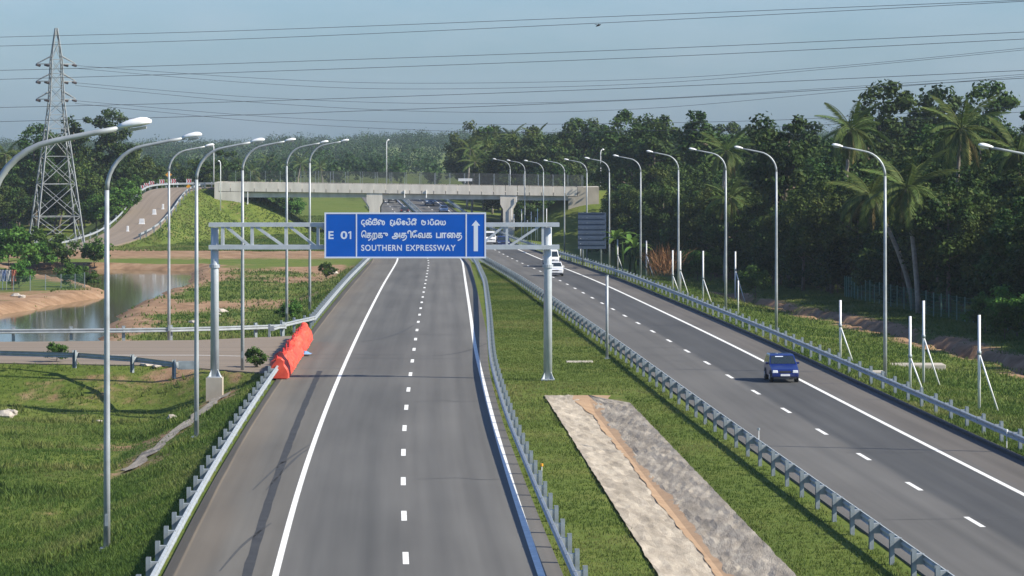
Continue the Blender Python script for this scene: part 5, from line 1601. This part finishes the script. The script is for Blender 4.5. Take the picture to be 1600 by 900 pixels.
# sunlit shrubs among the right forest edge and verge
for px, py, s in ((1345, 408, 1.3), (1310, 415, 1.0), (1395, 400, 1.1), (1450, 405, 1.0), (1500, 395, 1.1), (1560, 410, 1.2), (1250, 430, .8), (1110, 415, .8), (1075, 405, .8), (1590, 525, .9), (1540, 520, .7), (1570, 530, .6), (1180, 465, .7), (1090, 440, .8), (1030, 430, .7), (1000, 420, .7), (940, 400, .6), (925, 398, .6)):
    Ys = np.arange(200, 560, .5); Xs = (px - 800) * Ys / FPX; zz = terrain(Xs, Ys)
    k = int(np.argmin(np.abs(215 + (CAM_H - zz) * FPX / Ys - max(py, 440 if px > 1050 else py))))
    plant('s', 'leafy_shrub', TS, float(Xs[k]), float(Ys[k]), s, 'bright leafy shrub at the right forest edge near the %s right street lamp' % near_lamp(float(Xs[k]), float(Ys[k])), 'shrub', 'shrubs of the right forest edge')
# dark trees filling the right span of the overpass
for k in range(16):
    Y = random.uniform(596, 640); X = random.uniform(float(edgeR(Y)) + 5.5, 20)
    plant('f', 'woodland_tree', TF, X, Y, random.uniform(.6, .85), 'dark leafy tree seen under the right span of the overpass', 'tree', 'trees under the right span')
for k in range(14):
    X = random.uniform(1.5, 12); Y = random.uniform(588, 600)
    plant('u', 'undergrowth_bush', TD, X, Y, random.uniform(.7, 1.1), 'dark bush seen through the right span of the overpass', 'bush', 'bushes under the right span')
# wood behind the overpass, right
for k in range(95):
    Y = random.uniform(625, 800); lo = float(edgeR(Y)) + 6; X = lo + (random.random() ** 1.3) * (.1482 * .28 * Y + 40)
    if X > 50: continue
    plant('f', 'woodland_tree', TF, X, Y, random.uniform(.85, 1.25), 'leafy tree in the %s wood behind the overpass near the %s right street lamp' % ('nearer' if Y < 700 else 'farther', near_lamp(X, Y)), 'tree', 'trees behind the overpass')
# left wood
for k in range(62):
    Y = random.uniform(556, 690); X = random.uniform(-.15 * Y - 4, -62 + (Y - 590) * .16)
    if Y < 600 and X > -66: continue
    at = 800 + X * FPX / Y
    plant('f', 'woodland_tree', TF, X, Y, random.uniform(.55, .95), 'leafy tree of the left wood standing ' + ('left of the pylon' if at < 50 else 'right behind the pylon' if at < 130 else 'between the pylon and the approach road') + (', front' if Y < 600 else ', middle' if Y < 645 else ', back'), 'tree', 'trees of the left wood')
for k in range(16):
    Y = random.uniform(618, 700); X = random.uniform(-62, -48)
    plant('f', 'woodland_tree', TF, X, Y, random.uniform(.45, .65), 'low tree behind the bend of the approach road', 'tree', 'trees behind the approach bend')
for px, Y, ty, lab in ((176, 610, 158, 'tall open tree between the pylon and the second lamp'), (112, 600, 163, 'tall tree directly behind the pylon'), (56, 585, 182, 'slim tree just left of the pylon')):
    X = at_px(px, Y); z = gz(X, Y); h = CAM_H + (215 - ty) * Y / FPX - z
    plant('t', 'tall_tree', TT, X, Y, h / 19, lab, 'tree', 'tall trees of the left wood')
for px, py, s in ((15, 410, 1.3), (45, 405, 1.2), (60, 415, 1.0), (90, 410, 1.0), (148, 405, .9), (30, 440, .7), (110, 437, .6), (125, 438, .6), (140, 442, .55), (25, 345, 1.6), (45, 340, 1.5), (70, 345, 1.3), (5, 350, 1.6), (150, 345, 1.2), (165, 340, 1.2), (178, 330, 1.3), (190, 322, 1.2), (205, 305, 1.1)):
    Ys = np.arange(330, 640, .5); Xs = (px - 800) * Ys / FPX; zz = terrain(Xs, Ys)
    k = int(np.argmin(np.abs(215 + (CAM_H - zz) * FPX / Ys - (py + 12))))
    plant('s', 'leafy_shrub', TS, float(Xs[k]), float(Ys[k]), s * 1.05, 'leafy green bush %s' % ('on the far pond bank below the pylon' if py > 430 else 'at the left foot of the pylon' if py > 400 and px < 100 else 'standing dark on the bank right of the pylon' if py > 400 else 'behind the pylon legs' if px < 100 else 'on the slope left of the approach road'), 'shrub', 'bushes by the pylon')
for px, py, s, lab in ((88, 567, .32, 'small leafy plant against the slip road guardrail'), (398, 575, .3, 'small bush beside the lamp by the orange sheeting'), (452, 500, .45, 'dark bush behind the orange sheeting'), (440, 335, 1.1, 'bush on the slope below the left span of the overpass'), (412, 328, 1.2, 'bush beside the left abutment of the overpass'), (460, 343, 1.0, 'bush below the left span nearest the pier'), (510, 432, .45, 'low dark bush by the far left guardrail')):
    zg = 0.0
    for _ in range(8):
        X, Y = PX(px, py, zg); zg = .5 * zg + .5 * gz(X, Y)
    plant('s', 'leafy_shrub', TS, X, Y, s, lab, 'shrub', 'single bushes')

# ---- palms
def frond_mesh(name, L, droop, mt, seed, n=30):
    r = np.random.default_rng(seed); pts = []
    for i in range(13):
        t = i / 12; a_ = t * droop
        pts.append((L * (math.sin(a_) / droop if droop > .01 else t), 0, -L * (1 - math.cos(a_)) / droop + .0))
    P = np.array(pts); C = []; A = []; B = []
    for i in range(n):
        t = .10 + .9 * i / n; k = min(int(t * 12), 11); u = t * 12 - k
        p = P[k] * (1 - u) + P[k + 1] * u; d = unit((P[k + 1] - P[k])[None])[0]
        ll = .95 * (math.sin(math.pi * min(1, t * .92 + .08)) ** .6) * (.9 + .2 * r.random()) * L / 4.4
        for s in (-1, 1):
            v = np.array([d[0] * .55, s * .75, d[2] * .55 - .55 - .25 * r.random()]); v /= np.linalg.norm(v)
            c = p + v * ll * .5; C.append(c); A.append(v * ll * .5)
            w = np.cross(v, np.array([0, 0, 1.0])); w /= np.linalg.norm(w) + 1e-9
            B.append((d * .8 + w * .2) * .065)
    me = quads_mesh(name, np.array(C), np.array(A), np.array(B), .5 + .2 * r.normal(size=len(C)), mt)
    bm = bmesh.new(); bm.from_mesh(me)
    lay = bm.faces.layers.float.get('tint')
    vs = []
    for i, p in enumerate(pts):
        w = .05 * (1 - i / 13) + .01
        vs.append([bm.verts.new((p[0], -w, p[2])), bm.verts.new((p[0], w, p[2])), bm.verts.new((p[0], 0, p[2] + w))])
    for i in range(12):
        for k in range(3):
            f = bm.faces.new((vs[i][k], vs[i][(k + 1) % 3], vs[i + 1][(k + 1) % 3], vs[i + 1][k]))
            if lay: f[lay] = .8
    bm.to_mesh(me); bm.free(); return me
FR = [frond_mesh('frond', 4.3, d, MT['palm_leaf'], 60 + k, 44) for k, d in enumerate((.9, 1.4, 1.75, 1.9))]
FO = [frond_mesh('dead_frond', 3.6, d, MT['palm_old'], 80 + k, 22) for k, d in enumerate((.5, .9))]
def palm(X, Y, topz, lean, s, label, group, nf=24):
    z = gz(X - lean, Y); h = topz - z
    e = empty('coconut_palm', (X - lean, Y, z - .1), label, 'palm tree', group)
    pts = [(lean * (t ** 1.6), .4 * math.sin(t * 2), h * t) for t in np.linspace(0, 1, 9)]
    MB().tube(pts, [.24 - .012 * i for i in range(9)], 8).obj('trunk', MT['palm_bark'], e, smooth=True)
    tip = pts[-1]; r = random.Random(int(X * 17 + Y))
    for k in range(nf):
        t = k / nf; az = k * 2.39996 + r.uniform(-.2, .2); el = math.radians(72 - 120 * t ** .85 + r.uniform(-9, 9))
        me = FR[min(3, int(t * 4.2))] if t < .86 else FO[k % 2]
        link('frond' if t < .86 else 'dead_frond', me, e, tip, (r.uniform(-.45, .45), -el, az), (s * r.uniform(.8, 1.1), s, s))
    return e
near_p = [(1416, 284, 292, -1.0, 1.08, 'large coconut palm with leaning trunk right of the big lamp'), (1360, 292, 302, -3.6, .92, 'coconut palm with slanting bare trunk behind the big lamp'), (1330, 345, 200, 1.0, 1.1, 'tall coconut palm standing left of the big leaning palm'), (1502, 312, 200, .6, 1.15, 'tall coconut palm above the rightmost lamp head'), (1590, 300, 235, -1.0, 1.0, 'coconut palm at the right edge of the picture'), (1135, 412, 235, .8, .95, 'coconut palm with pale fronds behind the third right lamp'), (1140, 372, 308, .5, .8, 'small palm with drooping fronds low in the forest edge')]
for px, Y, ty, lean, s, lab in near_p:
    palm(at_px(px, Y), Y, CAM_H + (215 - ty) * Y / FPX, lean, s, lab, 'coconut palms of the right forest')
for k, (px, Y, ty) in enumerate([(735, 690, 232), (760, 700, 223), (800, 720, 212), (838, 700, 213), (868, 720, 222), (742, 650, 252), (775, 680, 238)]):
    palm(at_px(px, Y), Y, CAM_H + (215 - ty) * Y / FPX, random.uniform(-1, 1), .95, 'coconut palm rising from the wood behind the overpass', 'palms behind the overpass', 15)
for k, (px, Y, ty) in enumerate([(8, 590, 240), (20, 600, 262), (330, 900, 262), (375, 910, 254), (418, 920, 250), (435, 930, 262), (470, 940, 255), (500, 930, 260), (395, 880, 266), (352, 880, 268)]):
    palm(at_px(px, Y), Y, CAM_H + (215 - ty) * Y / FPX, random.uniform(-1.5, 1.5), 1.0, 'coconut palm in the hazy trees left of and beyond the overpass' if px > 100 else 'coconut palm in the wood at the left edge of the picture', 'palms beyond the overpass' if px > 100 else 'palms at the left edge', 15)

# ---- banana plants, dry stalks
def banana_leaf(seed):
    r = random.Random(seed); vs = []; fs = []; n = 9; L = 2.2
    for i in range(n):
        t = i / (n - 1); a_ = t * 1.1; x = L * math.sin(a_) / 1.1; z = L * (1 - math.cos(a_)) / -1.1 + L * .02; w = .30 * math.sin(math.pi * (t * .93 + .05)) ** .7
        vs += [(x, -w, z + w * .35), (x, 0, z), (x, w, z + w * .35)]
    for i in range(n - 1):
        for k in (0, 1): fs.append((i * 3 + k, i * 3 + k + 1, i * 3 + 4 + k, i * 3 + 3 + k))
    me = MB().add(vs, fs).mesh('leaf', MT['leaf_lush'], True)
    at = me.attributes.new('tint', 'FLOAT', 'FACE'); at.data.foreach_set('value', [.9] * len(me.polygons)); return me
BN = banana_leaf(1)
def banana(X, Y, h, label):
    z = gz(X, Y); e = empty('banana_plant', (X, Y, z), label, 'plant', 'banana plants')
    MB().tube([(0, 0, -.1), (.05, 0, h * .5), (0, 0, h)], [.16, .13, .07], 8).obj('stem', MT['leaf_lush'], e, smooth=True)
    for k in range(8):
        link('leaf', BN, e, (0, 0, h - .1), (0, -math.radians(random.uniform(15, 72)), k * 2.4 + random.uniform(-.3, .3)), (1, 1, 1))
for k, (px, Y, h) in enumerate(((962, 392, 3.6), (972, 398, 4.0), (984, 394, 3.4), (992, 388, 3.0))):
    banana(at_px(px, Y), Y, h, 'banana plant with broad pale leaves right of the blue sign back, %s from the left' % ['first', 'second', 'third', 'fourth'][k])
def stalks():
    r = np.random.default_rng(5); n = 260; Y0 = 372.0; X0 = at_px(1038, Y0); z0 = gz(X0, Y0)
    C = np.stack([r.normal(size=n) * .95, r.normal(size=n) * .6, 1.0 + r.random(n) * 2.0], -1); h = .8 + r.random(n) * .9
    A = np.stack([C[:, 0] * .3 + r.normal(size=n) * .42, r.normal(size=n) * .3, h * (.35 + .65 * r.random(n))], -1)
    B = np.tile(np.array([[.035, 0, 0]]), (n, 1)); B[:, 1] = r.normal(size=n) * .02
    C[:, 2] = np.maximum(C[:, 2], h * .95)
    me = quads_mesh('dry_stalks', C, A, B, r.random(n), MT['dry'])
    e = link('dry_bush', me, None, (X0, Y0, z0)); tag(e, 'orange-brown clump of dry stalks at the forest edge', 'dead plant')
stalks()

# ---- far woods on the rising ground (one mass)
def far_wood():
    r = np.random.default_rng(77); n = 2700
    Y = 830 + r.random(n) ** 1.0 * 2650; X = (r.random(n) * 2 - 1) * (.158 * Y + 10)
    ok = Y > 0
    X, Y = X[ok], Y[ok]; Z = terrain(X, Y); n = len(X)
    H = (8 + 5 * r.random(n) + 3 * (r.random(n) > .93)) * np.interp(Y, [830, 1700], [.5, 1.05]); R = H * .36
    per = 130
    d = unit(r.normal(size=(n * per, 3))); q = r.random(n * per) ** .35
    base = np.stack([X, Y, Z + H * .58], -1)
    ext = np.stack([R, R, H * .45], -1)
    lob = 1 + .25 * np.sin(d[:, 0] * 5 + np.repeat(X, per)) * np.sin(d[:, 2] * 4 + np.repeat(Y, per))
    P = np.repeat(base, per, 0) + d * np.repeat(ext, per, 0) * (q * lob)[:, None]
    nrm = unit(d + r.normal(size=d.shape) * .5); t = unit(np.cross(nrm, r.normal(size=d.shape))); b = np.cross(nrm, t)
    s = (.55 + .65 * r.random(n * per))
    T = np.repeat(.0 + .5 * r.random(n) ** 1.3, per) + r.normal(size=n * per) * .13
    me = quads_mesh('distant_wood', P, t * s[:, None] * .5, b * s[:, None] * .4, T, MT['leaf'])
    tag(link('distant_wood', me), 'hazy blue-green distant woodland along the horizon', 'woodland', kind='stuff')
far_wood()

# ---- grass
def grass(name, label, count, yr, xf, hr, seed, blades=4, w=.016, thr=None):
    r = np.random.default_rng(seed)
    Y = yr[0] + (yr[1] - yr[0]) * r.random(count) ** 1.35; lo, hi = xf(Y); X = lo + (hi - lo) * r.random(count)
    Z, S, road = terrain(X, Y, True)
    dens = fbm(X + 5, Y + 9, 5.0)
    on_slip = (X < edgeL(Y)) & (Y > slip_near(X) - .3) & (Y < slip_far(X) + .3)
    on_ditch = (Y < 176) & (X > dl0(Y) - .1) & (X < dl1(Y) + .1)
    wet = Z < -3.6
    ok = ~road & ~on_slip & ~on_ditch & ~wet & (r.random(count) > np.clip((S + .45 * (dens - .5) - .15) * 1.6, 0, .97))
    if yr[0] > 400:
        for p in appr: ok &= np.hypot(X - p.x, Y - p.y) > 4.1
    if thr: ok &= fbm(X + 71, Y + 13, 6.0) > thr
    for p in TOE: ok &= np.hypot(X - p.x, Y - p.y) > .9
    X, Y, Z, dens = X[ok], Y[ok], Z[ok], dens[ok]; n = len(X)
    C = np.repeat(np.stack([X, Y, Z], -1), blades, 0); m_ = n * blades
    C[:, :2] += r.normal(size=(m_, 2)) * .07
    h = (hr[0] + (hr[1] - hr[0]) * r.random(m_) ** 1.5) * np.repeat(.6 + .9 * dens, blades)
    lean = r.normal(size=(m_, 2)) * .45 * h[:, None]
    tipv = np.stack([lean[:, 0], lean[:, 1], h], -1)
    az = r.random(m_) * 6.28; sv = np.stack([np.cos(az), np.sin(az), np.zeros(m_)], -1) * (w * (.6 + .8 * r.random(m_)))[:, None] * np.maximum(1, h / .12)[:, None]
    V = np.empty((m_, 3, 3)); V[:, 0] = C - sv; V[:, 1] = C + sv; V[:, 2] = C + tipv
    V[:, :2, 2] -= .02
    me = bpy.data.meshes.new(name)
    me.vertices.add(m_ * 3); me.vertices.foreach_set('co', V.ravel())
    me.loops.add(m_ * 3); me.loops.foreach_set('vertex_index', np.arange(m_ * 3))
    me.polygons.add(m_); me.polygons.foreach_set('loop_start', np.arange(m_) * 3); me.update(calc_edges=True)
    tt = np.repeat(np.clip(.5 + (fbm(X, Y, 9) - .5) * 1.5 + (vnoise(X + 40, Y, 2.2) - .5) * .5, 0, 1), blades) + r.normal(size=m_) * .13
    at = me.attributes.new('tint', 'FLOAT', 'FACE'); at.data.foreach_set('value', np.clip(tt, 0, 1).astype(np.float32))
    me.materials.append(MT['grass'])
    tag(link(name, me), label, 'grass', kind='stuff')
grass('median_grass', 'short mown grass of the median', 76000, (95, 420), lambda Y: (railM(Y) + .0, railMR(Y) - .1), (.04, .13), 1)
grass('verge_grass', 'rough grass on the left slope and field', 70000, (96, 200), lambda Y: (-.149 * Y - 1, edgeL(Y) - .35), (.04, .17), 2)
grass('far_verge_grass', 'grass between the slip road and the pond', 42000, (224, 420), lambda Y: (np.maximum(-.149 * Y, -48), edgeL(Y) - .4), (.08, .30), 3, 3, .03)
grass('roadside_grass', 'grass on the verge beyond the right guardrail', 62000, (140, 380), lambda Y: (edgeR(Y) + .12, np.minimum(.15 * Y + 1, edge_x(Y) + 3 if False else np.interp(Y, [150, 226, 250, 290, 330, 375, 420], [46, 41, 40, 36, 31, 26, 22]))), (.05, .22), 4, 3, .025)

grass('tall_weeds', 'clumps of taller weeds in the left field', 20000, (100, 200), lambda Y: (-.149 * Y - 1, edgeL(Y) - 2.5), (.08, .30), 5, 4, .022, .55)
grass('embankment_grass', 'rough grass on the embankment below the overpass', 60000, (488, 640), lambda Y: (Y * 0 - 58, edgeL(Y) - 1.5), (.10, .26), 6, 3, .045)

# ================================================================== HAZE
hz = MB().box((0, 1780, 28), (2600, 3760, 96)).obj('haze', None)
hm, hnt, hb = new_mat('haze_air')
hnt.nodes.remove(hb)
pv = hnt.nodes.new('ShaderNodeVolumePrincipled')
pv.inputs['Color'].default_value = (.74, .87, 1.0, 1)
pv.inputs['Density'].default_value = .00008
pv.inputs['Anisotropy'].default_value = 0.0
hnt.links.new(pv.outputs[0], hnt.nodes['Material Output'].inputs['Volume'])
hz.data.materials.append(hm)
hz.display_type = 'WIRE'
tag(hz, kind='stuff')
hz['label'] = 'pale blue haze filling the air'
hz['category'] = 'haze'
